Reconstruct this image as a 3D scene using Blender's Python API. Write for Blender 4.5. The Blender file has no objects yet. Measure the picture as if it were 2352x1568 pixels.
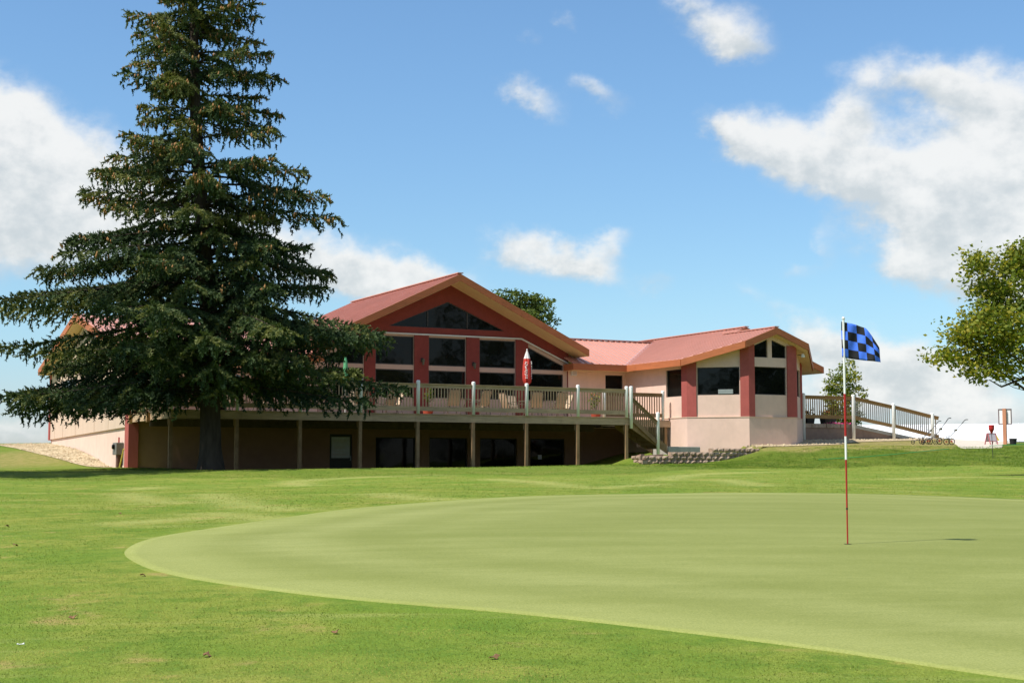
import bpy, bmesh, math, random
import numpy as np
from mathutils import Vector, Matrix
from mathutils.geometry import tessellate_polygon

R = math.radians
random.seed(7)
rng = np.random.default_rng(11)
SC = bpy.context.scene
COL = SC.collection

# ------------------------------------------------------------------ camera
FPX, CX, CY, YH = 3363.0, 1176.0, 784.0, 1070.0      # focal length etc. in pixels of a 2352 px wide picture
PITCH = math.atan((YH - CY) / FPX)
cam = bpy.data.cameras.new('camera')
cam.sensor_width = 22.2
cam.lens = FPX / 2352.0 * 22.2
cam.clip_start, cam.clip_end = 0.1, 4000
cam_o = bpy.data.objects.new('camera', cam)
cam_o.location = (0, 0, 0)
cam_o.rotation_euler = (R(90) + PITCH, 0, 0)
COL.objects.link(cam_o)
SC.camera = cam_o

# building frame: e1 runs along the front to the right, e2 goes back
YAW = math.atan(1760 / FPX)
E1 = np.array([math.cos(YAW), math.sin(YAW), 0.0])
E2 = np.array([-math.sin(YAW), math.cos(YAW), 0.0])
ORG = np.array([-3.73, 58.04, 0.0])


def ray(x, y):
    u, v = (x - CX) / FPX, (CY - y) / FPX
    return np.array([u, math.cos(PITCH) - v * math.sin(PITCH), math.sin(PITCH) + v * math.cos(PITCH)])


def at(x, y, Y):
    r = ray(x, y)
    return r * (Y / r[1])


def loc(s, t, z):
    p = ORG + E1 * s + E2 * t
    return np.array([p[0], p[1], z])


# ------------------------------------------------------------------ light
SUN_EL = R(55)
sun_h = -E1 * math.cos(R(3.5)) - E2 * math.sin(R(3.5))
SUND = Vector((sun_h[0] * math.cos(SUN_EL), sun_h[1] * math.cos(SUN_EL), math.sin(SUN_EL)))
sl = bpy.data.lights.new('sun', 'SUN')
sl.energy = 4.5
sl.angle = R(0.53)
sl.color = (1.0, 0.955, 0.88)
so = bpy.data.objects.new('sun', sl)
so.rotation_euler = SUND.to_track_quat('Z', 'Y').to_euler()
so.location = (-30, -10, 60)
COL.objects.link(so)

SC.view_settings.view_transform = 'Standard'
SC.view_settings.look = 'None'
SC.view_settings.exposure = 0.4
SC.view_settings.gamma = 1.0


class NT:
    """small helper for writing node trees"""

    def __init__(s, tree):
        s.t = tree
        s.n = tree.nodes
        s.l = tree.links

    def node(s, kind, **kw):
        n = s.n.new(kind)
        for k, v in kw.items():
            setattr(n, k, v)
        return n

    def put(s, sock, v):
        if hasattr(v, 'is_output'):
            s.l.new(v, sock)
        else:
            sock.default_value = v

    def m(s, op, a, b=None, c=None, clamp=False):
        n = s.node('ShaderNodeMath', operation=op, use_clamp=clamp)
        s.put(n.inputs[0], a)
        if b is not None:
            s.put(n.inputs[1], b)
        if c is not None:
            s.put(n.inputs[2], c)
        return n.outputs[0]

    def step(s, x, lo, hi):
        n = s.node('ShaderNodeMapRange', interpolation_type='SMOOTHSTEP')
        s.put(n.inputs[0], x)
        n.inputs[1].default_value = lo
        n.inputs[2].default_value = hi
        return n.outputs[0]

    def mix(s, f, a, b, mode='MIX'):
        n = s.node('ShaderNodeMix', data_type='RGBA', blend_type=mode)
        s.put(n.inputs[0], f)
        s.put(n.inputs[6], a if hasattr(a, 'is_output') else (*a, 1) if len(a) == 3 else a)
        s.put(n.inputs[7], b if hasattr(b, 'is_output') else (*b, 1) if len(b) == 3 else b)
        return n.outputs[2]

    def noise(s, vec, scale, detail=4, rough=0.55, dim='3D'):
        n = s.node('ShaderNodeTexNoise', noise_dimensions=dim)
        if vec is not None:
            s.l.new(vec, n.inputs['Vector'])
        n.inputs['Scale'].default_value = scale
        n.inputs['Detail'].default_value = detail
        n.inputs['Roughness'].default_value = rough
        return n

    def xyz(s, x, y, z=0.0):
        n = s.node('ShaderNodeCombineXYZ')
        s.put(n.inputs[0], x)
        s.put(n.inputs[1], y)
        s.put(n.inputs[2], z)
        return n.outputs[0]

    def mapping(s, vec, scale=(1, 1, 1), rot=(0, 0, 0)):
        n = s.node('ShaderNodeMapping')
        s.l.new(vec, n.inputs[0])
        n.inputs['Scale'].default_value = scale
        n.inputs['Rotation'].default_value = rot
        return n.outputs[0]


def dir_uv(px, py):
    d = ray(px, py)
    d = d / np.linalg.norm(d)
    return math.atan2(d[0], d[1]), math.asin(d[2])


def make_world():
    w = bpy.data.worlds.new('World')
    SC.world = w
    w.use_nodes = True
    nt = NT(w.node_tree)
    nt.n.clear()
    out = nt.node('ShaderNodeOutputWorld')
    bg = nt.node('ShaderNodeBackground')
    bg.inputs[1].default_value = 0.15
    nt.l.new(bg.outputs[0], out.inputs[0])
    sky = nt.node('ShaderNodeTexSky', sky_type='NISHITA')
    sky.sun_disc = False
    sky.sun_elevation = SUN_EL
    sky.sun_rotation = math.atan2(SUND.x, SUND.y)
    sky.altitude = 300
    sky.air_density = 1.0
    sky.dust_density = 0.4
    sky.ozone_density = 2.0
    tc = nt.node('ShaderNodeTexCoord')
    sep = nt.node('ShaderNodeSeparateXYZ')
    nt.l.new(tc.outputs['Generated'], sep.inputs[0])
    u = nt.m('ARCTAN2', sep.outputs[0], sep.outputs[1])
    v = nt.m('ARCSINE', sep.outputs[2])
    # clear sky a little deeper and bluer than the model gives so near the horizon
    el = nt.step(v, 0.0, 0.33)
    tint = nt.mix(nt.step(v, -0.01, 0.12), (0.50, 0.53, 0.68), (0.575, 0.69, 0.715))
    skyc = nt.mix(1.0, sky.outputs[0], nt.mix(el, tint, (0.635, 0.79, 0.86)), 'MULTIPLY')
    # warp for ragged cloud edges
    uv0 = nt.xyz(u, nt.m('MULTIPLY', v, 1.25), 0.0)
    n1 = nt.noise(uv0, 17.0, 5, 0.6)
    n2 = nt.noise(uv0, 60.0, 4, 0.6)
    s1 = nt.node('ShaderNodeSeparateColor')
    nt.l.new(n1.outputs['Color'], s1.inputs[0])
    wu = nt.m('MULTIPLY_ADD', nt.m('SUBTRACT', s1.outputs[0], 0.5), 0.055, u)
    wv = nt.m('MULTIPLY_ADD', nt.m('SUBTRACT', s1.outputs[1], 0.5), 0.045, v)
    n4 = nt.noise(nt.xyz(u, nt.m('MULTIPLY', v, 1.6), 3.0), 9.0, 6, 0.62)
    det = nt.m('ADD', nt.m('ADD', nt.m('MULTIPLY', nt.m('SUBTRACT', n1.outputs['Fac'], 0.5), 1.7), nt.m('MULTIPLY', nt.m('SUBTRACT', n4.outputs['Fac'], 0.5), 1.45)),
               nt.m('MULTIPLY', nt.m('SUBTRACT', n2.outputs['Fac'], 0.5), 0.9))
    n1b = nt.noise(nt.xyz(nt.m('SUBTRACT', u, 0.010), nt.m('MULTIPLY', nt.m('ADD', v, 0.016), 1.25), 0.0), 17.0, 5, 0.6)
    relief = nt.m('SUBTRACT', n1.outputs['Fac'], n1b.outputs['Fac'])
    # cloud masses: centre x, y, half widths (picture pixels), tilt in degrees, weight
    B = [(30, 320, 150, 95, 28, 1.25), (130, 420, 230, 95, 20, 1.1), (20, 520, 220, 70, 8, 1.0), (330, 430, 150, 70, 25, .9), (590, 560, 170, 60, 20, .9),
         (800, 610, 130, 62, 24, 1.2), (930, 660, 150, 60, 17, 1.15), (1020, 640, 75, 40, 25, .8),
         (1200, 215, 95, 30, 22, .9), (1390, 232, 60, 28, 20, .6), (1300, 66, 30, 22, 20, .5), (1225, 100, 26, 20, 0, .35),
         (1650, 40, 110, 52, 22, 1.0), (1700, 100, 60, 30, 10, .75),
         (1690, 300, 75, 36, 35, 1.0), (1830, 355, 120, 55, 24, 1.1), (2000, 400, 150, 80, 22, 1.15), (1950, 260, 50, 50, 10, .65),
         (2130, 190, 150, 48, 14, .9), (2290, 230, 110, 70, 8, .9), (2200, 420, 190, 85, 14, 1.1), (2310, 480, 140, 130, 0, 1.5), (2190, 530, 160, 75, 14, 1.3), (2080, 615, 85, 36, 8, .9), (2330, 620, 120, 65, 0, 1.0), (2130, 285, 130, 42, 8, .42),
         (1170, 575, 75, 40, 12, .9), (1280, 585, 70, 34, 10, .8), (1365, 610, 60, 34, 8, .95), (1415, 548, 48, 30, -20, .75),
         (1510, 640, 55, 28, 0, .45), (1715, 680, 60, 32, 20, .45), (1825, 622, 60, 26, 5, .55), (1905, 570, 25, 50, 0, .3), (1830, 735, 70, 26, 10, .42),
         (1885, 805, 75, 45, 0, 1.25), (2000, 890, 130, 60, 0, 1.0), (2085, 835, 95, 60, 12, 1.5), (2190, 890, 150, 60, 8, 1.1), (2280, 965, 150, 40, 0, .8), (1900, 950, 120, 40, 0, .6),
         (40, 985, 90, 34, 0, .85), (-200, 460, 250, 160, 0, 1.1), (2560, 350, 180, 160, 0, 1.1)]
    f = None
    fs = None
    for (px, py, a, b, tilt, wt) in B:
        cu, cv = dir_uv(px, py)
        du = nt.m('SUBTRACT', wu, cu)
        dv = nt.m('SUBTRACT', wv, cv)
        c, s_ = math.cos(R(tilt)), math.sin(R(tilt))
        # picture y points down, v points up
        p = nt.m('SUBTRACT', nt.m('MULTIPLY', du, c), nt.m('MULTIPLY', dv, s_))
        q = nt.m('ADD', nt.m('MULTIPLY', du, s_), nt.m('MULTIPLY', dv, c))
        p = nt.m('MULTIPLY', p, FPX / a)
        q = nt.m('MULTIPLY', q, FPX / b)
        r2 = nt.m('ADD', nt.m('MULTIPLY', p, p), nt.m('MULTIPLY', q, q))
        g = nt.m('MULTIPLY', nt.m('EXPONENT', nt.m('MULTIPLY', r2, -0.85)), wt)
        gs = nt.m('MULTIPLY', g, nt.m('MULTIPLY_ADD', q, 0.5, 0.55))     # upper sides of the masses catch the light
        f = g if f is None else nt.m('ADD', f, g)
        fs = gs if fs is None else nt.m('ADD', fs, gs)
    # scattered cloud over the rest of the sky, outside the view
    away = nt.m('GREATER_THAN', nt.m('ABSOLUTE', u), 0.46)
    high = nt.m('GREATER_THAN', v, 0.38)
    other = nt.m('MAXIMUM', away, high)
    n3 = nt.noise(tc.outputs['Generated'], 3.0, 5, 0.55)
    f = nt.m('ADD', f, nt.m('MULTIPLY', other, nt.m('MULTIPLY', nt.m('SUBTRACT', n3.outputs['Fac'], 0.40), 4.0)))
    dens = nt.m('ADD', f, nt.m('MULTIPLY', det, nt.m('MINIMUM', nt.m('MULTIPLY', f, 1.5), 0.75)))
    mask = nt.m('MULTIPLY', nt.step(dens, 0.14, 1.22), 0.92)
    up = nt.m('GREATER_THAN', v, -0.03)
    mask = nt.m('MULTIPLY', mask, up)
    lit = nt.m('ADD', nt.m('DIVIDE', fs, nt.m('ADD', f, 0.15)), nt.m('ADD', nt.m('MULTIPLY', det, 0.12), nt.m('MULTIPLY', relief, 2.6)))
    cc = nt.mix(nt.step(lit, -0.1, 0.95), (3.2, 3.45, 3.55), (4.75, 4.75, 4.65))
    fin = nt.mix(mask, skyc, cc)
    nt.l.new(fin, bg.inputs[0])


make_world()

# ------------------------------------------------------------------ materials
MATS = {}


def new_mat(name):
    m = bpy.data.materials.new(name)
    m.use_nodes = True
    nt = NT(m.node_tree)
    p = nt.n['Principled BSDF']
    return m, nt, p


def set_spec(p, v):
    p.inputs['Specular IOR Level'].default_value = v


def mat(name, col, rough=0.8, var=0.18, scale=6.0, stretch=(1, 1, 1), bump=0.0, bscale=None, spec=0.35, metal=0.0, col2=None, rot=(0, 0, 0), dirt=0.0):
    """painted / wooden / stone surface: base colour varied by two noises, optional bump"""
    if name in MATS:
        return MATS[name]
    m, nt, p = new_mat(name)
    tc = nt.node('ShaderNodeTexCoord')
    vec = nt.mapping(tc.outputs['Object'], stretch, rot)
    n = nt.noise(vec, scale, 5, 0.6)
    n2 = nt.noise(vec, scale * 0.17, 3, 0.5)
    a = tuple(c * (1 - var) for c in col)
    b = tuple(min(1, c * (1 + var)) for c in col) if col2 is None else col2
    f = nt.m('ADD', nt.m('MULTIPLY', n.outputs['Fac'], 0.55), nt.m('MULTIPLY', n2.outputs['Fac'], 0.45))
    c = nt.mix(nt.step(f, 0.3, 0.7), a, b)
    if dirt:
        n4 = nt.noise(nt.mapping(tc.outputs['Object'], (1.3, 1.3, 0.25)), 2.2, 5, 0.65)
        c = nt.mix(nt.m('MULTIPLY', nt.step(n4.outputs['Fac'], 0.5, 0.75), dirt), c, tuple(x * 0.55 for x in col))
    nt.l.new(c, p.inputs['Base Color'])
    p.inputs['Roughness'].default_value = rough
    p.inputs['Metallic'].default_value = metal
    set_spec(p, spec)
    if bump:
        n3 = nt.noise(vec, bscale or scale * 3, 4, 0.6)
        bp = nt.node('ShaderNodeBump')
        bp.inputs['Strength'].default_value = bump
        bp.inputs['Distance'].default_value = 0.02
        nt.l.new(n3.outputs['Fac'], bp.inputs['Height'])
        nt.l.new(bp.outputs[0], p.inputs['Normal'])
    MATS[name] = m
    return m


stucco = mat('stucco beige', (0.70, 0.505, 0.41), 0.92, 0.06, 3.0, bump=0.25, bscale=60, spec=0.15, dirt=0.12)
stucco_in = mat('stucco infill', (0.52, 0.37, 0.29), 0.92, 0.06, 3.0, bump=0.2, bscale=60, spec=0.15)
siding = mat('siding beige', (0.60, 0.45, 0.34), 0.85, 0.05, 2.0, (1, 1, .3), spec=0.2, dirt=0.1)
red_stucco = mat('red stucco', (0.235, 0.052, 0.042), 0.9, 0.10, 5.0, bump=0.25, bscale=60, spec=0.15, dirt=0.15)
red_pillar = mat('red pillar paint', (0.37, 0.095, 0.08), 0.9, 0.08, 5.0, bump=0.2, bscale=60, spec=0.15, dirt=0.1)
roof_metal = mat('salmon metal roof', (0.57, 0.275, 0.21), 0.42, 0.06, 1.5, spec=0.5, dirt=0.12)
flash_metal = mat('roof flashing', (0.50, 0.33, 0.34), 0.4, 0.08, 2.0, spec=0.5)
fascia_m = mat('fascia rust paint', (0.43, 0.135, 0.05), 0.6, 0.14, 3.0, (0.4, 0.4, 3), spec=0.3, dirt=0.25)
soffit_m = mat('soffit tan', (0.66, 0.48, 0.26), 0.8, 0.07, 4.0)
trim_w = mat('trim pale', (0.62, 0.62, 0.58), 0.5, 0.05, 5.0)
deck_wood = mat('weathered deck wood', (0.48, 0.33, 0.205), 0.85, 0.28, 5.0, (0.35, 2, 4), bump=0.3, bscale=20, spec=0.2, dirt=0.4)
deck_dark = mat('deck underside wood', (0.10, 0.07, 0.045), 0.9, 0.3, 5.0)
stair_wood = mat('stair wood', (0.30, 0.185, 0.095), 0.85, 0.25, 5.0, (1, 2, 1), spec=0.2, dirt=0.3)
ramp_wood = mat('ramp rail wood', (0.34, 0.20, 0.085), 0.85, 0.22, 5.0, (.4, 2, 3), spec=0.2, dirt=0.25)
ramp_pale = mat('ramp baluster paint', (0.46, 0.42, 0.38), 0.8, 0.15, 5.0)
white_v = mat('white vinyl', (0.86, 0.85, 0.81), 0.45, 0.04, 4.0, spec=0.4, dirt=0.08)
concrete = mat('concrete', (0.42, 0.39, 0.34), 0.92, 0.12, 4.0, bump=0.2, bscale=40, spec=0.15, dirt=0.2)
path_m = mat('pale concrete path', (0.56, 0.49, 0.40), 0.92, 0.1, 3.0, bump=0.2, bscale=40, spec=0.1)
stone_m = mat('split face block', (0.40, 0.275, 0.195), 0.95, 0.32, 4.0, bump=0.8, bscale=14, spec=0.1, col2=(0.49, 0.36, 0.27), dirt=0.45)
brownwall = mat('brown block face', (0.30, 0.20, 0.15), 0.95, 0.15, 4.0, bump=0.3, bscale=25, spec=0.1, dirt=0.25)
frame_dk = mat('dark window frame', (0.045, 0.04, 0.037), 0.5, 0.1, 5.0)
door_dk = mat('dark door paint', (0.03, 0.028, 0.026), 0.5, 0.1, 5.0)
paper = mat('grey paper notice', (0.55, 0.55, 0.6), 0.8, 0.1, 8.0)
tan_fab = mat('tan sling fabric', (0.50, 0.37, 0.25), 0.85, 0.08, 12.0)
bronze = mat('bronze tube', (0.10, 0.075, 0.055), 0.45, 0.1, 10.0, spec=0.5)
iron_dk = mat('dark iron', (0.03, 0.03, 0.03), 0.5, 0.1, 10.0)
steel = mat('grey steel tube', (0.36, 0.36, 0.36), 0.35, 0.06, 10.0, metal=0.7)
terra = mat('terracotta red', (0.36, 0.07, 0.04), 0.8, 0.12, 6.0)
red_fab = mat('red umbrella cloth', (0.50, 0.045, 0.03), 0.8, 0.1, 6.0)
white_fab = mat('white umbrella cloth', (0.75, 0.72, 0.68), 0.8, 0.05, 6.0)
orange_fab = mat('orange valance cloth', (0.60, 0.22, 0.05), 0.8, 0.08, 6.0)
green_fab = mat('green umbrella cloth', (0.10, 0.36, 0.16), 0.8, 0.08, 6.0)
bark = mat('spruce bark', (0.055, 0.043, 0.033), 0.95, 0.4, 3.0, (2, 2, .5), bump=0.9, bscale=9, spec=0.1)
bark2 = mat('maple bark', (0.085, 0.065, 0.05), 0.95, 0.35, 4.0, (2, 2, .5), bump=0.8, bscale=12, spec=0.1)
rubber = mat('black rubber', (0.018, 0.018, 0.018), 0.7, 0.1, 10.0)
red_paint = mat('red paint', (0.42, 0.02, 0.02), 0.45, 0.06, 8.0)
white_paint = mat('white paint', (0.78, 0.78, 0.76), 0.4, 0.03, 8.0)
pole_red = mat('flagstick red', (0.36, 0.022, 0.018), 0.4, 0.05, 8.0)
flag_blue = mat('flag blue nylon', (0.07, 0.20, 0.86), 0.7, 0.08, 20.0, spec=0.25)
flag_black = mat('flag black nylon', (0.014, 0.014, 0.016), 0.7, 0.08, 20.0, spec=0.25)
white_metal = mat('white metal roof', (0.80, 0.80, 0.78), 0.5, 0.02, 1.0)
pink_m = mat('pink petals', (0.55, 0.05, 0.22), 0.8, 0.25, 8.0)
orange_m = mat('orange petals', (0.62, 0.12, 0.03), 0.8, 0.25, 8.0)
redp_m = mat('red petals', (0.55, 0.05, 0.03), 0.8, 0.25, 8.0)
yellow_m = mat('yellow plastic', (0.62, 0.50, 0.08), 0.5, 0.06, 8.0)
green_rope = mat('green rope', (0.02, 0.34, 0.10), 0.6, 0.06, 8.0)
sign_wood = mat('sign post wood', (0.50, 0.22, 0.12), 0.8, 0.15, 6.0, (1, 1, .3))
pinkframe = mat('faded red frame', (0.48, 0.15, 0.16), 0.6, 0.08, 6.0)
grey_face = mat('grey sign face', (0.50, 0.46, 0.48), 0.6, 0.05, 6.0)
leaf_brown = mat('dry leaf', (0.20, 0.11, 0.05), 0.9, 0.3, 20.0)
cone_m = mat('spruce cone', (0.30, 0.155, 0.055), 0.85, 0.3, 9.0)
meter_m = mat('meter grey', (0.16, 0.15, 0.13), 0.6, 0.1, 6.0)
mulch_m = mat('dark cup', (0.02, 0.02, 0.02), 0.9, 0.1, 6.0)


def glass_mat(name, base, spec, rough):
    m, nt, p = new_mat(name)
    tc = nt.node('ShaderNodeTexCoord')
    n = nt.noise(tc.outputs['Object'], 0.9, 2, 0.5)
    c = nt.mix(nt.step(n.outputs['Fac'], 0.35, 0.65), base, tuple(x * 0.6 for x in base))
    nt.l.new(c, p.inputs['Base Color'])
    p.inputs['Roughness'].default_value = rough
    set_spec(p, spec)
    # old panes are never quite flat
    n2 = nt.noise(tc.outputs['Object'], 0.8, 2, 0.4)
    bp = nt.node('ShaderNodeBump')
    bp.inputs['Strength'].default_value = 0.25
    bp.inputs['Distance'].default_value = 0.03
    nt.l.new(n2.outputs['Fac'], bp.inputs['Height'])
    nt.l.new(bp.outputs[0], p.inputs['Normal'])
    return m


glass = glass_mat('dark tinted glass', (0.006, 0.007, 0.006), 0.2, 0.03)
glass_d = glass_mat('basement glass', (0.004, 0.004, 0.004), 0.14, 0.05)


def leaf_mat(name, c_dark, c_mid, c_light, trans=0.25, rough=0.6, spec=0.25, lift=0.0):
    """foliage: colour follows the 'tint' attribute each leaf or spray carries"""
    m, nt, p = new_mat(name)
    at_ = nt.node('ShaderNodeAttribute', attribute_name='tint')
    f = at_.outputs['Fac']
    c = nt.mix(nt.step(f, 0.0, 0.5), c_dark, c_mid)
    c = nt.mix(nt.step(f, 0.5, 1.0), c, c_light)
    nt.l.new(c, p.inputs['Base Color'])
    p.inputs['Roughness'].default_value = rough
    set_spec(p, spec)
    tr = nt.node('ShaderNodeBsdfTranslucent')
    if lift:
        geo = nt.node('ShaderNodeNewGeometry')
        vm = nt.node('ShaderNodeMix', data_type='VECTOR')
        vm.inputs[0].default_value = lift
        nt.l.new(geo.outputs['Normal'], vm.inputs[4])
        vm.inputs[5].default_value = (0, 0, 1)
        nz = nt.node('ShaderNodeVectorMath', operation='NORMALIZE')
        nt.l.new(vm.outputs[1], nz.inputs[0])
        nt.l.new(nz.outputs[0], p.inputs['Normal'])
    nt.l.new(nt.mix(1.0, c, (1.0, 1.0, 0.55), 'MULTIPLY'), tr.inputs[0])
    mx = nt.node('ShaderNodeMixShader')
    mx.inputs[0].default_value = trans
    nt.l.new(p.outputs[0], mx.inputs[1])
    nt.l.new(tr.outputs[0], mx.inputs[2])
    nt.l.new(mx.outputs[0], nt.n['Material Output'].inputs[0])
    return m


needle_m = leaf_mat('spruce needles', (0.020, 0.044, 0.021), (0.064, 0.104, 0.036), (0.21, 0.22, 0.066), 0.2)
maple_m = leaf_mat('maple leaves', (0.085, 0.135, 0.016), (0.19, 0.235, 0.026), (0.46, 0.39, 0.05), 0.42)
ash_m = leaf_mat('ash leaves', (0.05, 0.085, 0.02), (0.115, 0.165, 0.035), (0.24, 0.28, 0.06), 0.35)
plant_m = leaf_mat('pot plant leaves', (0.06, 0.10, 0.02), (0.14, 0.2, 0.03), (0.30, 0.34, 0.05), 0.3)
wood_far_m = leaf_mat('far wood leaves', (0.02, 0.04, 0.012), (0.05, 0.08, 0.02), (0.09, 0.12, 0.03), 0.2)
blade_m = leaf_mat('grass blades', (0.085, 0.158, 0.016), (0.188, 0.252, 0.034), (0.37, 0.355, 0.09), 0.2, 0.8, 0.08, lift=0.95)


# ------------------------------------------------------------------ mesh helpers
class MB:
    def __init__(s):
        s.v, s.f, s.mi = [], [], []

    def add(s, vs, fs, m=0):
        b = len(s.v)
        s.v += [tuple(map(float, p)) for p in vs]
        s.f += [tuple(b + i for i in f) for f in fs]
        s.mi += [m] * len(fs)
        return s

    def box(s, x0, x1, y0, y1, z0, z1, m=0):
        v = [(x, y, z) for z in (z0, z1) for y in (y0, y1) for x in (x0, x1)]
        return s.add(v, [(0, 2, 3, 1), (4, 5, 7, 6), (0, 1, 5, 4), (2, 6, 7, 3), (0, 4, 6, 2), (1, 3, 7, 5)], m)

    def hexa(s, q, m=0):
        """8 corners: bottom ring of four, top ring of four"""
        return s.add(q, [(0, 3, 2, 1), (4, 5, 6, 7), (0, 1, 5, 4), (1, 2, 6, 5), (2, 3, 7, 6), (3, 0, 4, 7)], m)

    def beam(s, p, q, w, h, up=(0, 0, 1), m=0):
        p, q, up = Vector(p), Vector(q), Vector(up)
        d = (q - p).normalized()
        x = d.cross(up).normalized()
        y = x.cross(d).normalized()
        c = [(-1, -1), (1, -1), (1, 1), (-1, 1)]
        v = [p + x * (a * w / 2) + y * (b * h / 2) for a, b in c] + [q + x * (a * w / 2) + y * (b * h / 2) for a, b in c]
        return s.add(v, [(0, 1, 2, 3), (7, 6, 5, 4), (0, 4, 5, 1), (1, 5, 6, 2), (2, 6, 7, 3), (3, 7, 4, 0)], m)

    def tube(s, pts, r, n=8, m=0, caps=True):
        pts = [Vector(p) for p in pts]
        rr = r if isinstance(r, (list, tuple)) else [r] * len(pts)
        b = len(s.v)
        prev = None
        for i, p in enumerate(pts):
            d = (pts[min(i + 1, len(pts) - 1)] - pts[max(i - 1, 0)]).normalized()
            if prev is None:
                a = Vector((0, 0, 1)) if abs(d.z) < 0.9 else Vector((1, 0, 0))
                x = d.cross(a).normalized()
            else:
                x = (prev - d * prev.dot(d)).normalized()
            prev = x
            y = d.cross(x)
            for k in range(n):
                an = 2 * math.pi * k / n
                s.v.append(tuple(p + (x * math.cos(an) + y * math.sin(an)) * rr[i]))
        for i in range(len(pts) - 1):
            for k in range(n):
                k2 = (k + 1) % n
                s.f.append((b + i * n + k, b + i * n + k2, b + (i + 1) * n + k2, b + (i + 1) * n + k))
                s.mi.append(m)
        if caps:
            s.f.append(tuple(b + k for k in reversed(range(n))))
            s.f.append(tuple(b + (len(pts) - 1) * n + k for k in range(n)))
            s.mi += [m, m]
        return s

    def lathe(s, prof, n=20, c=(0, 0, 0), m=0):
        b = len(s.v)
        for r, z in prof:
            for k in range(n):
                an = 2 * math.pi * k / n
                s.v.append((c[0] + r * math.cos(an), c[1] + r * math.sin(an), c[2] + z))
        for i in range(len(prof) - 1):
            for k in range(n):
                k2 = (k + 1) % n
                s.f.append((b + i * n + k, b + i * n + k2, b + (i + 1) * n + k2, b + (i + 1) * n + k))
                s.mi.append(m)
        return s

    def slab(s, top, drop, m=0, mside=None):
        """polygon (3D points) given thickness along -z"""
        n = len(top)
        bot = [(p[0], p[1], p[2] - drop) for p in top]
        b = len(s.v)
        s.v += [tuple(map(float, p)) for p in list(top) + bot]
        tris = tessellate_polygon([[Vector(p) for p in top]])
        for t in tris:
            a, b_, c = [Vector(top[i]) for i in t]
            if (b_ - a).cross(c - a).z < 0:
                t = t[::-1]
            s.f.append(tuple(b + i for i in t))
            s.f.append(tuple(b + n + i for i in reversed(t)))
            s.mi += [m, m if mside is None else mside]
        for i in range(n):
            j = (i + 1) % n
            s.f.append((b + i, b + n + i, b + n + j, b + j))
            s.mi.append(m if mside is None else mside)
        return s


def link_mesh(name, me, mats, parent=None, smooth=False):
    o = bpy.data.objects.new(name, me)
    for m in (mats if isinstance(mats, (list, tuple)) else [mats]):
        me.materials.append(m)
    if parent is not None:
        o.parent = parent
    COL.objects.link(o)
    if smooth:
        me.polygons.foreach_set('use_smooth', [True] * len(me.polygons))
    return o


def obj(name, mb, mats, parent=None, smooth=False, bevel=0.0, recalc=True):
    me = bpy.data.meshes.new(name)
    me.from_pydata(mb.v, [], mb.f)
    me.polygons.foreach_set('material_index', mb.mi)
    if recalc:
        bm = bmesh.new()
        bm.from_mesh(me)
        bmesh.ops.recalc_face_normals(bm, faces=bm.faces)
        bm.to_mesh(me)
        bm.free()
    me.update()
    o = link_mesh(name, me, mats, parent, smooth)
    if bevel:
        b = o.modifiers.new('edge', 'BEVEL')
        b.width = bevel
        b.segments = 1
        b.limit_method = 'ANGLE'
    return o


def tri_mesh(name, V, T, m, parent=None, tint=None, smooth=False):
    """fast mesh from numpy arrays, with a per-vertex 'tint' value"""
    me = bpy.data.meshes.new(name)
    V = np.ascontiguousarray(V, dtype=np.float32)
    T = np.ascontiguousarray(T, dtype=np.int32)
    k = T.shape[1]
    me.vertices.add(len(V))
    me.vertices.foreach_set('co', V.ravel())
    me.loops.add(T.size)
    me.loops.foreach_set('vertex_index', T.ravel())
    me.polygons.add(len(T))
    me.polygons.foreach_set('loop_start', np.arange(0, T.size, k, dtype=np.int32))
    me.polygons.foreach_set('loop_total', np.full(len(T), k, dtype=np.int32))
    me.update(calc_edges=True)
    if tint is not None:
        a = me.attributes.new('tint', 'FLOAT', 'POINT')
        a.data.foreach_set('value', np.asarray(tint, dtype=np.float32))
    return link_mesh(name, me, m, parent, smooth)


def tag(o, label=None, cat=None, group=None, kind=None):
    if label:
        o['label'] = label
    if cat:
        o['category'] = cat
    if group:
        o['group'] = group
    if kind:
        o['kind'] = kind
    return o


def thing(name, p, label, cat, rz=0.0, group=None):
    o = bpy.data.objects.new(name, None)
    o.empty_display_size = 0.2
    o.location = tuple(float(c) for c in p)
    o.rotation_euler = (0, 0, rz)
    COL.objects.link(o)
    return tag(o, label, cat, group)


def copy_tree(o, parent=None):
    c = o.copy()
    COL.objects.link(c)
    if parent is not None:
        c.parent = parent
    for ch in list(o.children):
        copy_tree(ch, c)
    return c


# ------------------------------------------------------------------ terrain
def _tps(r2):
    return 0.5 * r2 * np.log(np.maximum(r2, 1e-9))


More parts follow.
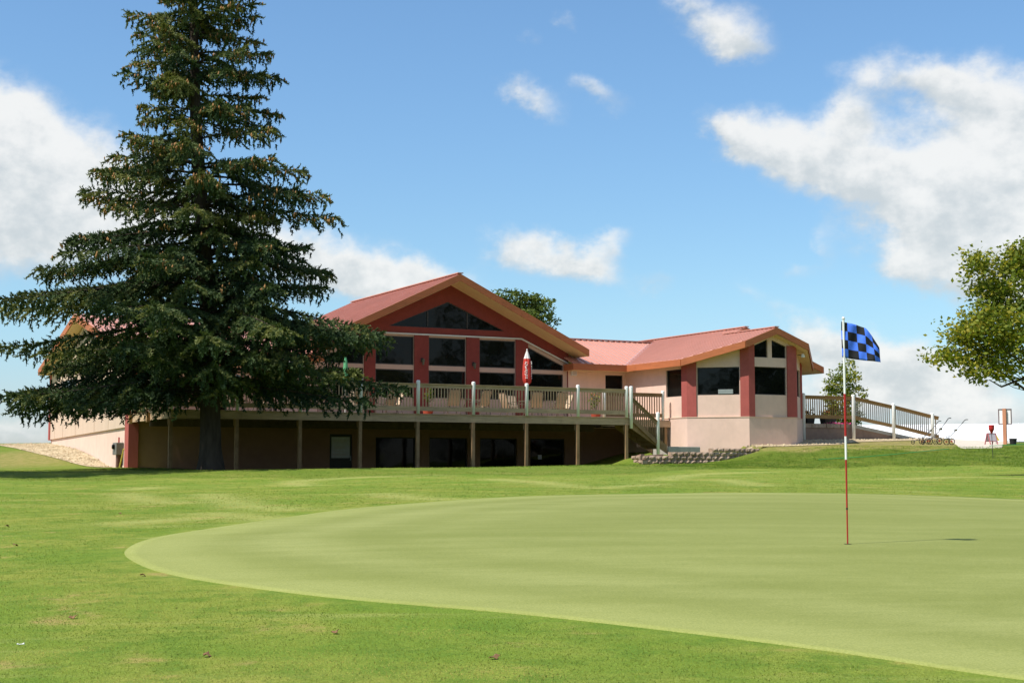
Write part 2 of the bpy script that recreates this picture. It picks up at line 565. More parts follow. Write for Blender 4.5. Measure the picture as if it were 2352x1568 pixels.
CP = []
for a in [(0, 1568, 7.3), (1176, 1568, 7.1), (2352, 1568, 7.0), (0, 1400, 10.2), (1176, 1400, 9.9), (2352, 1420, 9.4),
          (1947, 1250, 14.1), (290, 1265, 14.7), (1100, 1250, 14.3), (2600, 1270, 13.6), (0, 1270, 14.9),
          (1700, 1133, 26), (1176, 1139, 25.6), (2352, 1152, 24.5), (700, 1186, 19.7), (0, 1200, 19.6), (0, 1130, 32), (0, 1098, 43),
          (300, 1088, 45), (500, 1082, 46.5), (1176, 1105, 36), (1176, 1086, 45), (2000, 1100, 37), (2352, 1108, 36), (500, 1115, 36),
          (620, 1077, 49), (900, 1075, 50.2), (1200, 1072, 51.5), (1440, 1067, 53),
          (1900, 1079, 50), (1900, 1068, 54), (1900, 1040, 57.5), (1900, 1026, 61), (2300, 1082, 49), (2300, 1056, 55.5), (2300, 1032, 60), (2300, 1021, 65),
          (2200, 1022, 65.5), (2120, 1019, 66), (1650, 1066, 54.5), (1740, 1036, 57.8), (-250, 1070, 42), (2700, 1060, 50), (2700, 1020, 64)]:
    CP.append(at(*a))
for a in [(9.2, -2.2, .07), (11, -2.4, .10), (13, -2.5, .2), (14.8, -2.8, .55), (16.5, -3, .78), (10.2, -.8, .5), (11, -.5, .64), (13, -.3, .72), (14.5, -1.4, .78), (17, -1.6, .88),
          (19.5, -.5, 1.0), (20.5, 1.2, 1.18), (23.3, 1.2, 1.24), (25.8, 1.2, 1.28), (28.5, 1.2, 1.34), (23, -1, 1.05), (27, -1.2, 1.07),
          (-8, 4, -.25), (-4, 2, -.45), (0, 2, -.55), (5, 2, -.6), (8.5, 2, -.5), (0, 6.2, -.62), (8, 6.2, -.62), (-4, -3, -.32), (2, -3, -.34), (7, -3, -.22), (-9, -3, -.16),
          (-9.9, 0, -.08), (-9.9, 6.2, -.05), (-9.9, 10.2, .0), (-9.9, 12.2, .3), (-9.9, 17, .79), (-9.9, 23.5, 1.1), (-14, 24, .98), (-14, 10, -.12), (-14, 17, .38), (-15, 3, -.22),
          (-20, 24, .85), (-20, 12, -.05), (-24, 30, .9), (0, 26, 1.3), (20, 20, 1.7), (30, 8, 1.2), (36, 4, 1.0), (5, 14, .6), (18, 8, 1.4)]:
    CP.append(loc(*a))
for a in [(-12, 0, -1.1), (12, 0, -1.1), (0, -12, -1.2), (0, 3, -1.07), (-60, 20, -.9), (60, 30, -.5), (-60, 80, .1), (10, 110, .9), (60, 90, .3), (-40, 110, .4), (-60, -30, -1.4), (60, -30, -1.3), (35, 60, .5), (0, -70, -1.6), (0, 170, -.6), (-120, 60, -.8), (120, 60, -.8)]:
    CP.append(np.array(a, float))
CP = np.array(CP)
_n = len(CP)
_d2 = ((CP[:, None, :2] - CP[None, :, :2]) ** 2).sum(-1)
_A = np.zeros((_n + 3, _n + 3))
_A[:_n, :_n] = _tps(_d2) + np.eye(_n) * 0.35
_A[:_n, _n:] = np.c_[np.ones(_n), CP[:, :2]]
_A[_n:, :_n] = _A[:_n, _n:].T
_W = np.linalg.solve(_A, np.r_[CP[:, 2], np.zeros(3)])


def ground_z(x, y):
    x, y = np.asarray(x, float), np.asarray(y, float)
    sh = x.shape
    x, y = x.ravel(), y.ravel()
    out = np.empty(len(x))
    for i in range(0, len(x), 20000):
        a, b = x[i:i + 20000], y[i:i + 20000]
        d2 = (a[:, None] - CP[None, :, 0]) ** 2 + (b[:, None] - CP[None, :, 1]) ** 2
        z = _tps(d2) @ _W[:_n] + _W[_n] + _W[_n + 1] * a + _W[_n + 2] * b
        # step held by the block wall: lawn in front cut down, terrace behind kept level with the top course
        dx, dy = a - ORG[0], b - ORG[1]
        s_, t_ = dx * E1[0] + dy * E1[1], dx * E2[0] + dy * E2[1]
        cap = np.interp(s_, [6, 8.5, 9.5, 12, 13.5, 15.2, 16.5], [.0, .03, .05, .10, .28, .62, .95])
        near = (s_ > 5) & (s_ < 16.4) & (t_ < -1.78) & (t_ > -9)
        lim_ = cap + np.clip(-3.2 - t_, 0, 9) * .0
        z = np.where(near, np.minimum(z, lim_), z)
        ter = np.interp(s_, [9.3, 11, 12.5, 15.5], [.30, .44, .54, .66])
        behind = (s_ > 9.35) & (s_ < 15.3) & (t_ >= -1.78) & (t_ < 2)
        z = np.where(behind, np.minimum(z, ter), z)
        r = np.hypot(a, b - 40)
        k = np.clip((r - 110) / 90, 0, 1)
        k = k * k * (3 - 2 * k)
        out[i:i + 20000] = np.clip(z, -2.2, 2.4) * (1 - k) + (-1.8) * k
    return out.reshape(sh)


def gz(x, y):
    return float(ground_z(np.array([x]), np.array([y]))[0])


def on_ground(px, py, Y0=2.0, Y1=120.0):
    """first point of the terrain seen through a picture point"""
    r = ray(px, py)
    Y = np.arange(Y0, Y1, 0.1)
    P = r[None, :] * (Y / r[1])[:, None]
    d = P[:, 2] - ground_z(P[:, 0], P[:, 1])
    k = np.nonzero(d < 0)[0]
    if len(k) == 0:
        k = [int(np.argmin(np.abs(d)))]
    i = k[0]
    if i > 0 and d[i] < 0:
        f = d[i - 1] / (d[i - 1] - d[i])
        y = Y[i - 1] + 0.1 * f
    else:
        y = Y[i]
    p = r * (y / r[1])
    return np.array([p[0], p[1], gz(p[0], p[1])])


def smooth_closed(pts, n):
    """closed Catmull-Rom through 2D points"""
    pts = np.array(pts)
    m = len(pts)
    out = []
    for i in range(m):
        p0, p1, p2, p3 = pts[i - 1], pts[i], pts[(i + 1) % m], pts[(i + 2) % m]
        for t in np.linspace(0, 1, n, endpoint=False):
            out.append(0.5 * ((2 * p1) + (-p0 + p2) * t + (2 * p0 - 5 * p1 + 4 * p2 - p3) * t ** 2 + (-p0 + 3 * p1 - 3 * p2 + p3) * t ** 3))
    return np.array(out)


# the outline of the green, where the photograph shows it, then closed outside the frame
GE = [(287, 1266), (350, 1236), (500, 1211), (650, 1189), (850, 1164), (1176, 1141), (1476, 1134), (1926, 1133), (2176, 1140), (2352, 1147)]
GL = [(2352, 1561), (1926, 1498), (1576, 1453), (1176, 1408), (800, 1376), (550, 1346), (400, 1321), (320, 1296)]
gpts = [on_ground(*p)[:2] for p in GE]
gl = [on_ground(*p)[:2] for p in GL]
pr = gpts[-1]
gpts += [pr + np.array([3.6, -2.2]), pr + np.array([5.4, -6.5]), pr + np.array([4.2, -11.5]), gl[0] + np.array([3.4, 2.2]), gl[0] + (gl[0] - gl[1]) * .9 + np.array([.25, .05])]
gpts += gl
GREEN = smooth_closed(gpts, 12)


def edge_dist(P, poly):
    """signed distance to a closed polygon, positive inside"""
    P = np.asarray(P)
    a = poly
    b = np.roll(poly, -1, 0)
    best = np.full(len(P), 1e9)
    ins = np.zeros(len(P), bool)
    for i in range(len(a)):
        ab = b[i] - a[i]
        ap = P - a[i]
        t = np.clip((ap @ ab) / max(ab @ ab, 1e-12), 0, 1)
        best = np.minimum(best, np.hypot(*(ap - t[:, None] * ab).T))
        c = ((a[i][1] > P[:, 1]) != (b[i][1] > P[:, 1]))
        xx = (b[i][0] - a[i][0]) * (P[:, 1] - a[i][1]) / (b[i][1] - a[i][1] + 1e-12) + a[i][0]
        ins ^= c & (P[:, 0] < xx)
    return np.where(ins, best, -best)


def to_st(x, y):
    dx, dy = x - ORG[0], y - ORG[1]
    return dx * E1[0] + dy * E1[1], dx * E2[0] + dy * E2[1]


def sstep(x, a, b):
    k = np.clip((x - a) / (b - a), 0, 1)
    return k * k * (3 - 2 * k)


def _line(pts):
    """outline on the lawn given by picture points, kept as distance against bearing"""
    P = np.array([on_ground(*q) for q in pts])
    u = P[:, 0] / P[:, 1]
    o = np.argsort(u)
    return u[o], P[o, 1]


ROUGH_EDGE = _line([(-200, 1101), (0, 1101), (300, 1101), (700, 1097), (1100, 1092), (1460, 1088), (1700, 1076), (1900, 1071), (2100, 1071), (2352, 1070), (2500, 1070)])
DRY_EDGE = _line([(1560, 1052), (1640, 1046), (1740, 1040), (1850, 1033.5), (1960, 1034), (2080, 1034.5), (2150, 1033), (2210, 1029)])


def rough_mask(x, y):
    """1 in the taller grass of the bank, about half in the strip along the deck, 0 on the mown apron"""
    u = x / np.maximum(y, 1)
    wob = 0.5 * np.sin(u * 37) + 0.35 * np.sin(u * 90 + 1)
    lim = np.interp(u, *ROUGH_EDGE)
    return sstep(y + wob - lim, -0.5, 0.5) * (.5 + .5 * sstep(u, .06, .15)) * (y > 20)


def dry_mask(x, y):
    s, t = to_st(x, y)
    u = x / np.maximum(y, 1)
    wob = 0.5 * np.sin(u * 70) + 0.4 * np.sin(u * 160 + 1)
    d = sstep(y + wob - np.interp(u, *DRY_EDGE), -.4, .7) * sstep(u, .12, .2) * sstep(.308 - u, 0, .01) * (y > 40) * (t < 1.3)
    left = sstep(-10.5 - s, 0, 1) * sstep(t, 9, 13) * 0.8 * sstep(t, 8, 10) * sstep(20 - t, 0, 3)
    return np.clip(d + left, 0, 1)


TRAILS = [[(289, 1133), (319, 1146), (402, 1155)], [(297, 1124), (350, 1119)], [(475, 1134), (510, 1146), (569, 1163), (665, 1170)], [(481, 1179), (542, 1184), (604, 1191)],
          [(726, 1101), (674, 1106), (691, 1115)], [(726, 1101), (840, 1095), (1000, 1090)], [(875, 1133), (945, 1144), (1015, 1146)], [(300, 1200), (480, 1188)], [(1526, 1102), (1570, 1092), (1640, 1087), (1760, 1084)], [(1666, 1102), (1745, 1115)], [(1130, 1100), (1250, 1108), (1330, 1118)], [(1380, 1120), (1500, 1112)], [(2050, 1100), (2200, 1095), (2352, 1098)]]


def trail_mask(x, y):
    out = np.zeros(len(x))
    for tr in TRAILS:
        P = np.array([on_ground(*q)[:2] for q in tr])
        f = np.linspace(0, len(P) - 1, 40)
        L = np.c_[np.interp(f, range(len(P)), P[:, 0]), np.interp(f, range(len(P)), P[:, 1])]
        near = (np.abs(x - L[:, 0].mean()) < 14) & (np.abs(y - L[:, 1].mean()) < 18)
        idx = np.nonzero(near)[0]
        d = np.hypot(x[idx, None] - L[None, :, 0], y[idx, None] - L[None, :, 1]).min(1)
        out[idx] = np.maximum(out[idx], np.exp(-(d / .45) ** 2))
    return out


def ground_mat():
    m, nt, p = new_mat('lawn')
    geo = nt.node('ShaderNodeNewGeometry')
    P = geo.outputs['Position']
    rough = nt.node('ShaderNodeAttribute', attribute_name='rough').outputs['Fac']
    dry = nt.node('ShaderNodeAttribute', attribute_name='dry').outputs['Fac']
    trail = nt.node('ShaderNodeAttribute', attribute_name='trail').outputs['Fac']
    n1 = nt.noise(P, 0.55, 5, 0.6)
    n2 = nt.noise(nt.mapping(P, (1, 1, 1)), 3.5, 5, 0.65)
    n3 = nt.noise(P, 55.0, 4, 0.7)
    n4 = nt.noise(nt.mapping(P, (0.35, 1.6, 1), (0, 0, R(12))), 0.9, 4, 0.6)
    c = nt.mix(nt.step(n1.outputs['Fac'], 0.32, 0.68), (0.158, 0.240, 0.028), (0.262, 0.285, 0.050))
    c = nt.mix(nt.m('MULTIPLY', nt.step(n2.outputs['Fac'], 0.42, 0.66), 0.7), c, (0.108, 0.196, 0.022))
    # pale trails the mower leaves where it turns
    c = nt.mix(nt.m('MULTIPLY', nt.step(n4.outputs['Fac'], 0.56, 0.72), 0.6), c, (0.33, 0.345, 0.095))
    c = nt.mix(nt.m('MULTIPLY', trail, 0.75), c, (0.36, 0.375, 0.11))
    # thin straw coloured spots
    n5 = nt.noise(P, 1.1, 6, 0.7)
    c = nt.mix(nt.m('MULTIPLY', nt.step(n5.outputs['Fac'], 0.575, 0.70), 0.75), c, (0.38, 0.285, 0.10))
    cr = nt.mix(nt.step(n2.outputs['Fac'], 0.35, 0.65), (0.072, 0.120, 0.012), (0.120, 0.162, 0.020))
    c = nt.mix(nt.m('MULTIPLY', rough, 0.8), c, cr)
    cd = nt.mix(nt.step(n2.outputs['Fac'], 0.35, 0.65), (0.21, 0.20, 0.055), (0.36, 0.27, 0.115))
    c = nt.mix(nt.m('MULTIPLY', dry, 0.85), c, cd)
    # blade-scale speckle
    c = nt.mix(1.0, c, nt.mix(nt.step(n3.outputs['Fac'], 0.3, 0.7), (0.74, 0.76, 0.68), (1.22, 1.19, 1.24)), 'MULTIPLY')
    nt.l.new(c, p.inputs['Base Color'])
    p.inputs['Roughness'].default_value = 0.9
    set_spec(p, 0.1)
    bp = nt.node('ShaderNodeBump')
    bp.inputs['Strength'].default_value = 0.7
    bp.inputs['Distance'].default_value = 0.03
    nt.l.new(nt.m('ADD', n3.outputs['Fac'], nt.m('MULTIPLY', n2.outputs['Fac'], 0.8)), bp.inputs['Height'])
    nt.l.new(bp.outputs[0], p.inputs['Normal'])
    return m


def green_mat():
    m, nt, p = new_mat('putting green turf')
    geo = nt.node('ShaderNodeNewGeometry')
    P = geo.outputs['Position']
    e = nt.node('ShaderNodeAttribute', attribute_name='edge').outputs['Fac']
    n1 = nt.noise(nt.mapping(P, (0.22, 1.0, 1), (0, 0, R(-9))), 1.5, 5, 0.62)
    n2 = nt.noise(P, 0.35, 3, 0.5)
    n3 = nt.noise(P, 70.0, 3, 0.7)
    n6 = nt.noise(nt.mapping(P, (0.6, 1.5, 1)), 7.0, 4, 0.65)
    ew = nt.m('ADD', e, nt.m('MULTIPLY', nt.m('SUBTRACT', n2.outputs['Fac'], 0.5), 0.5))
    stripe = nt.m('MULTIPLY_ADD', nt.m('SINE', nt.m('MULTIPLY', ew, 4.6)), 0.5, 0.5)
    fade = nt.step(ew, 4.5, 0.3)
    f = nt.m('ADD', nt.m('MULTIPLY', n1.outputs['Fac'], 0.6), nt.m('MULTIPLY', n2.outputs['Fac'], 0.25))
    f = nt.m('ADD', f, nt.m('MULTIPLY', n6.outputs['Fac'], 0.25))
    f = nt.m('ADD', f, nt.m('MULTIPLY', nt.m('MULTIPLY', stripe, fade), 0.20))
    c = nt.mix(nt.step(f, 0.40, 0.88), (0.190, 0.214, 0.053), (0.272, 0.290, 0.094))
    # fresh cut clean-up pass round the rim
    c = nt.mix(nt.m('MULTIPLY', nt.step(ew, 1.5, 0.0), 0.38), c, (0.285, 0.308, 0.085))
    c = nt.mix(1.0, c, nt.mix(nt.step(n3.outputs['Fac'], 0.3, 0.7), (0.80, 0.83, 0.74), (1.18, 1.15, 1.2)), 'MULTIPLY')
    nt.l.new(c, p.inputs['Base Color'])
    p.inputs['Roughness'].default_value = 0.85
    set_spec(p, 0.15)
    bp = nt.node('ShaderNodeBump')
    bp.inputs['Strength'].default_value = 0.35
    bp.inputs['Distance'].default_value = 0.01
    nt.l.new(n3.outputs['Fac'], bp.inputs['Height'])
    nt.l.new(bp.outputs[0], p.inputs['Normal'])
    return m


def grow(a, b, step, far, n):
    """dense coordinates between a and b, spreading out to -far / far"""
    k = np.geomspace(step * 2, far, n)
    return np.r_[a - k[::-1], np.arange(a, b + 1e-6, step), b + k]


def make_ground():
    xs = grow(-24, 40, 0.3, 1500, 26)
    ys = grow(-3, 84, 0.3, 1500, 26)
    X, Y = np.meshgrid(xs, ys)
    Z = ground_z(X, Y)
    nx, ny = len(xs), len(ys)
    V = np.c_[X.ravel(), Y.ravel(), Z.ravel()]
    i = np.arange(nx * ny).reshape(ny, nx)
    Q = np.c_[i[:-1, :-1].ravel(), i[:-1, 1:].ravel(), i[1:, 1:].ravel(), i[1:, :-1].ravel()]
    o = tri_mesh('ground', V, Q, ground_mat(), smooth=True)
    me = o.data
    for nm, f in (('rough', rough_mask), ('dry', dry_mask), ('trail', trail_mask)):
        a = me.attributes.new(nm, 'FLOAT', 'POINT')
        a.data.foreach_set('value', f(V[:, 0], V[:, 1]).astype(np.float32))
    tag(o, 'rolling green lawn with a darker rough bank below the building', kind='structure')


def sheet_in(name, poly, m, step, lift, label, edge=False):
    """a thin sheet lying on the ground inside a closed outline, cut into cells so that it follows the terrain"""
    c = poly.mean(0)
    # radial grid: rings shrink towards the centre
    rings = max(6, int(np.hypot(*(poly - c).T).max() / step))
    n = len(poly)
    V, Q = [], []
    for k in range(rings):
        f = 1 - k / rings
        V.append(c + (poly - c) * f)
    V = np.array(V)
    flat = V.reshape(-1, 2)
    flat = np.r_[flat, c[None, :]]
    z = ground_z(flat[:, 0], flat[:, 1]) + lift
    for k in range(rings - 1):
        for i in range(n):
            j = (i + 1) % n
            Q.append((k * n + i, k * n + j, (k + 1) * n + j, (k + 1) * n + i))
    mb = MB()
    mb.add(np.c_[flat, z], Q)
    last = len(flat) - 1
    b = (rings - 1) * n
    mb.f += [(b + i, b + (i + 1) % n, last) for i in range(n)]
    mb.mi += [0] * n
    # rim turned down into the soil
    k0 = len(mb.v)
    mb.v += [(flat[i, 0], flat[i, 1], float(z[i]) - lift - 0.03) for i in range(n)]
    mb.f += [(i, (i + 1) % n, k0 + (i + 1) % n, k0 + i) for i in range(n)]
    mb.mi += [0] * n
    o = obj(name, mb, m, smooth=True)
    if edge:
        co = np.array(mb.v)[:, :2]
        a = o.data.attributes.new('edge', 'FLOAT', 'POINT')
        a.data.foreach_set('value', edge_dist(co, poly).astype(np.float32))
    return tag(o, label, kind='structure')


make_ground()
sheet_in('putting_green', GREEN, green_mat(), 0.25, 0.005, 'pale close-mown putting green with the flagstick', edge=True)


# ------------------------------------------------------------------ clubhouse
CLUB = thing('clubhouse', (ORG[0], ORG[1], 0), 'long beige and red clubhouse with salmon metal roofs and an octagonal right wing', 'building', YAW)
FLOOR = 2.07


def inset(poly, d):
    """shrink a convex counter-clockwise polygon (2D)"""
    n = len(poly)
    area = sum(poly[i][0] * poly[(i + 1) % n][1] - poly[(i + 1) % n][0] * poly[i][1] for i in range(n))
    if area < 0:
        poly = poly[::-1]
    out = []
    for i in range(n):
        p0, p1, p2 = Vector(poly[i - 1]), Vector(poly[i]), Vector(poly[(i + 1) % n])
        a = (p1 - p0).normalized()
        b = (p2 - p1).normalized()
        na, nb = Vector((-a.y, a.x)), Vector((-b.y, b.x))
        k = d / max(1 + na.dot(nb), 0.2)
        out.append(tuple(p1 + (na + nb) * k))
    return poly, out


class Wall:
    """vertical wall from p0 to p1 (plan); outside lies to the right of the direction p0 -> p1; coordinates u along, z up"""

    def __init__(s, p0, p1):
        s.p0 = Vector(p0)
        s.d = (Vector(p1) - s.p0)
        s.len = s.d.length
        s.d.normalize()
        s.n = Vector((s.d.y, -s.d.x))

    def P(s, u, z, out=0.0):
        q = s.p0 + s.d * u + s.n * out
        return (q.x, q.y, z)

    def face(s, mb, outer, holes=(), out=0.0, depth=0.12, m=0):
        loops = [[Vector((u, z, 0)) for u, z in outer]] + [[Vector((u, z, 0)) for u, z in h] for h in holes]
        flat = [p for l in loops for p in l]
        tris = tessellate_polygon(loops)
        mb.add([s.P(p.x, p.y, out) for p in flat], [tuple(t) for t in tris], m)
        for h in holes:
            n = len(h)
            for i in range(n):
                a, b = h[i], h[(i + 1) % n]
                mb.add([s.P(*a, out), s.P(*b, out), s.P(*b, out - depth), s.P(*a, out - depth)], [(0, 1, 2, 3)], m)

    def plate(s, mb, poly, out0, out1, m=0):
        """solid panel between two offsets from the wall line"""
        n = len(poly)
        b = len(mb.v)
        mb.v += [s.P(u, z, out0) for u, z in poly] + [s.P(u, z, out1) for u, z in poly]
        for t in tessellate_polygon([[Vector((u, z, 0)) for u, z in poly]]):
            mb.f += [tuple(b + i for i in t), tuple(b + n + i for i in t)]
            mb.mi += [m, m]
        for i in range(n):
            j = (i + 1) % n
            mb.f.append((b + i, b + j, b + n + j, b + n + i))
            mb.mi.append(m)

    def window(s, poly, depth=0.10, fw=0.045, gm=None, fm=None, bars=(), parent=None):
        """frame with a pane set back in a hole of the wall"""
        poly, inn = inset(poly, fw)
        mb = MB()
        n = len(poly)
        o0, o1 = -depth - 0.03, -depth + 0.045
        for i in range(n):
            j = (i + 1) % n
            s_a, s_b, t_b, t_a = poly[i], poly[j], inn[j], inn[i]
            q = [s.P(*s_a, o0), s.P(*s_b, o0), s.P(*t_b, o0), s.P(*t_a, o0), s.P(*s_a, o1), s.P(*s_b, o1), s.P(*t_b, o1), s.P(*t_a, o1)]
            mb.hexa(q)
        for (ua, za, ub, zb) in bars:
            s.plate(mb, [(ua, za), (ub, za), (ub, zb), (ua, zb)], o0 + .005, o1 - .01)
        f = obj('window', mb, fm or frame_dk, parent or CLUB)
        g = MB()
        g.add([s.P(u, z, -depth) for u, z in inn], [tuple(range(n))])
        obj('pane', g, gm or glass, f, recalc=False)
        return f


def rect(u0, u1, z0, z1):
    return [(u0, z0), (u1, z0), (u1, z1), (u0, z1)]


TW = 6.2
# ---- main gable wall, bays of glass between red pillars
GS, GE_, GC = -1.94, 10.42, 4.24
RIDGE_Z, RK = 8.49, 0.4727                     # ridge height and slope of the big gable


def gable_z(s, drop=0.33):
    return RIDGE_Z - drop - RK * abs(s - GC)


front = Wall((0, TW), (1, TW))                  # u is s
trim_line = [(GS, 4.77), (0.54, 5.83), (7.94, 5.83), (GE_, 4.77)]


def trim_z(s):
    return float(np.interp(s, [p[0] for p in trim_line], [p[1] for p in trim_line]))


bays = [(-1.94, 0.20), (0.72, 2.58), (3.27, 5.14), (5.79, 7.66), (8.30, 10.42)]
bay_polys = []
for a, b in bays:
    top = [(b, trim_z(b) - .03)] + [(p[0], p[1] - .03) for p in reversed(trim_line) if a < p[0] < b] + [(a, trim_z(a) - .03)]
    if a == -1.94:
        a2 = a + .02
        bay_polys.append([(a2, FLOOR - .02), (b, FLOOR - .02), (b, trim_z(b) - .03), (a2, trim_z(a2) - .03)])
    elif b == 10.42:
        b2 = b - .02
        bay_polys.append([(a, FLOOR - .02), (b2, FLOOR - .02), (b2, trim_z(b2) - .03), (a, trim_z(a) - .03)])
    else:
        top = [(b, 5.80), (a, 5.80)] if a > .54 else top
        bay_polys.append([(a, FLOOR - .02), (b, FLOOR - .02)] + top)
tri = [(1.33, 6.15), (7.08, 6.15), (4.22, 7.36)]
mb = MB()
outer = [(GS, FLOOR - .3), (GE_, FLOOR - .3), (GE_, gable_z(GE_)), (GC, gable_z(GC)), (GS, gable_z(GS))]
front.face(mb, outer, bay_polys + [tri], 0.0, 0.09)
obj('gable_wall', mb, red_stucco, CLUB)
front.window(tri, 0.08, 0.05, bars=[(3.2, 6.2, 3.26, 6.93), (5.16, 6.2, 5.22, 6.92)])
wins = []
for i, (a, b) in enumerate(bays):
    mb = MB()
    holes = []
    if i in (1, 2, 3):
        up = rect(a + .02, b - .02, 4.46, 5.72)
        lo = rect(a + .02, b - .02, 3.02, 4.25)
    elif i == 4:
        up = [(8.33, 4.44), (10.17, 4.44), (10.17, 4.66), (8.33, 5.47)]
        lo = rect(8.33, 10.17, 3.02, 4.26)
    else:
        up = [(-1.69, 4.44), (0.17, 4.44), (0.17, 5.47), (-1.69, 4.66)]
        lo = rect(-1.69, 0.17, 3.02, 4.26)
    front.face(mb, bay_polys[i], [up, lo], -0.06, 0.1)
    obj('bay_panel', mb, stucco_in, CLUB)
    front.window(up, 0.13)
    front.window(lo, 0.13)
mb = MB()
for (a, b) in zip(trim_line[:-1], trim_line[1:]):
    mb.beam((a[0], TW - .02, a[1]), (b[0], TW - .02, b[1]), 0.05, 0.065)
obj('pale_trim', mb, trim_w, CLUB)

# ---- lower storey under the deck
lows = [rect(0.76, 2.66, -.2, 1.26), rect(3.32, 5.21, -.2, 1.26), rect(5.83, 7.71, -.2, 1.26), rect(8.4, 10.22, -.2, 1.26)]
doorp = rect(-1.36, -.32, -.7, 1.37)
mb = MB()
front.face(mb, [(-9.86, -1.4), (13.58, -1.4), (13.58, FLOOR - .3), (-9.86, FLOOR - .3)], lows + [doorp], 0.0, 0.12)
obj('basement_wall', mb, mat('basement wall brown', (0.29, 0.165, 0.11), 0.92, .08, 3.0, bump=.2, bscale=50, spec=.1), CLUB)  # one even brown, darker than the beige walls above
for w in lows:
    front.window(w, 0.12, 0.05, gm=glass_d)
mb = MB()
front.plate(mb, rect(-1.36, -.32, -.7, 1.37), -.12, -.07)
d = obj('door', mb, door_dk, CLUB)
mb = MB()
front.plate(mb, rect(-1.26, -.42, .35, 1.25), -.068, -.064)
obj('pane', mb, paper, d)
mb = MB()
for z, a, b in ((1.08, -1.2, -.55), (1.0, -1.15, -.7), (.82, -1.12, -.66), (.75, -1.1, -.62), (.62, -1.12, -.7), (.5, -1.2, -.5), (.45, -1.18, -.6)):
    front.plate(mb, rect(a, b, z, z + .03), -.063, -.061)
obj('notice_lines', mb, grey_face, d)
mb = MB()
mb.tube([(-.4, TW + .07, .25), (-.4, TW - .0, .25), (-.4, TW, .42), (-.4, TW + .07, .42)], .012, 6)
obj('handle', mb, steel, d)

# ---- walls of the left wing
mb = MB()
wl = [rect(-6.9, -5.9, FLOOR + .02, 4.15), rect(-4.6, -3.0, 3.0, 4.15)]
front.face(mb, [(-9.86, FLOOR - .3), (GS, FLOOR - .3), (GS, 4.6), (-9.86, 4.6)], wl, 0.0, 0.1)
obj('wing_wall', mb, stucco, CLUB)
for w in wl:
    front.window(w, 0.1)
LT1 = 23.4
left = Wall((-9.86, LT1), (-9.86, TW))          # outside faces -s ; u = LT1 - t


def lw_z(t):
    return 4.45 + 0.228 * ((t - 5.3) if t < 14.8 else (24.3 - t))


mb = MB()
wz = [rect(LT1 - 20.2, LT1 - 16.8, 2.95, 4.1)]
left.face(mb, [(0, -.6), (LT1 - TW, -.9), (LT1 - TW, 4.6), (LT1 - 14.8, lw_z(14.8)), (0, lw_z(LT1))], [], 0.0, .1)
obj('foundation_wall', mb, stucco, CLUB)
mb = MB()
left.plate(mb, [(0.02, 1.33), (LT1 - TW - .6, 1.575), (LT1 - TW - .6, 4.6), (LT1 - 14.8, lw_z(14.8) - .02), (0.02, lw_z(LT1) - .02)], .004, .085)
for t in (22.0, 19.9, 16.85, 12.7, 9.9):
    u = LT1 - t
    left.plate(mb, rect(u - .012, u + .012, 1.34 + .014 * u, lw_z(t) - .1), .084, .096)
obj('siding', mb, siding, CLUB)
mb = MB()
left.plate(mb, rect(LT1 - 20.2, LT1 - 16.8, 2.95, 4.1), .09, .12)
w = obj('window', mb, frame_dk, CLUB)
mb = MB()
left.plate(mb, rect(LT1 - 20.12, LT1 - 16.88, 3.03, 4.02), .121, .125)
obj('pane', mb, glass, w)
mb = MB()
mb.box(-9.96, -9.56, TW - .1, TW + .56, -1.2, 4.55)
obj('corner_pillar', mb, red_pillar, CLUB)
mb = MB()
mb.box(-9.99, -9.8, LT1 - .25, LT1 + .1, 1.3, 4.6)
obj('corner_pillar', mb, red_pillar, CLUB)
mb = MB()
back = Wall((20.7, LT1), (-9.86, LT1))
back.face(mb, rect(0, 30.56, -.6, 5.2))
obj('rear_wall', mb, stucco, CLUB)

# ---- middle section right of the gable and the octagonal wing
SA, SR = 13.58, 19.75
mb = MB()
mw = [rect(12.45, 13.42, 3.5, 4.3)]
front.face(mb, [(GE_, FLOOR - .3), (SA, FLOOR - .3), (SA, 4.62), (GE_, 4.62)], mw, 0.0, .1)
obj('middle_wall', mb, stucco, CLUB)
front.window(mw[0], .1)
mb = MB()
sidew = Wall((GE_, TW), (GE_, 14))
sidew.face(mb, [(0, 4.5), (7.8, 4.5), (7.8, 5.35), (0, 5.35)])
obj('gable_side', mb, red_stucco, CLUB)
mb = MB()
sidew2 = Wall((GS, 14), (GS, TW))
sidew2.face(mb, [(0, 4.5), (7.8, 4.5), (7.8, 5.35), (0, 5.35)])
obj('gable_side', mb, red_stucco, CLUB)


def oct_z(s, drop=0.31):
    return 4.73 - drop + 0.38 * ((s - 13.1) if s < 16.785 else (2 * 16.785 - s - 13.1))


A = Wall((SA, TW), (SA, 1.02))
Bw = Wall((SA, 1.02), (15.5, -.9))
Cw = Wall((15.5, -.9), (18.07, -.9))
Dw = Wall((18.07, -.9), (SR, .78))
Ew = Wall((SR, .78), (SR, 2.6))
SILL = 2.165


def facet(wall, name, holes, tops, m=stucco):
    mb = MB()
    wall.face(mb, [(0, SILL), (wall.len, SILL)] + tops, holes, 0.0, .11, 0)
    o = obj(name, mb, m, CLUB)
    for h in holes:
        wall.window(h, .11, .035)
    return o


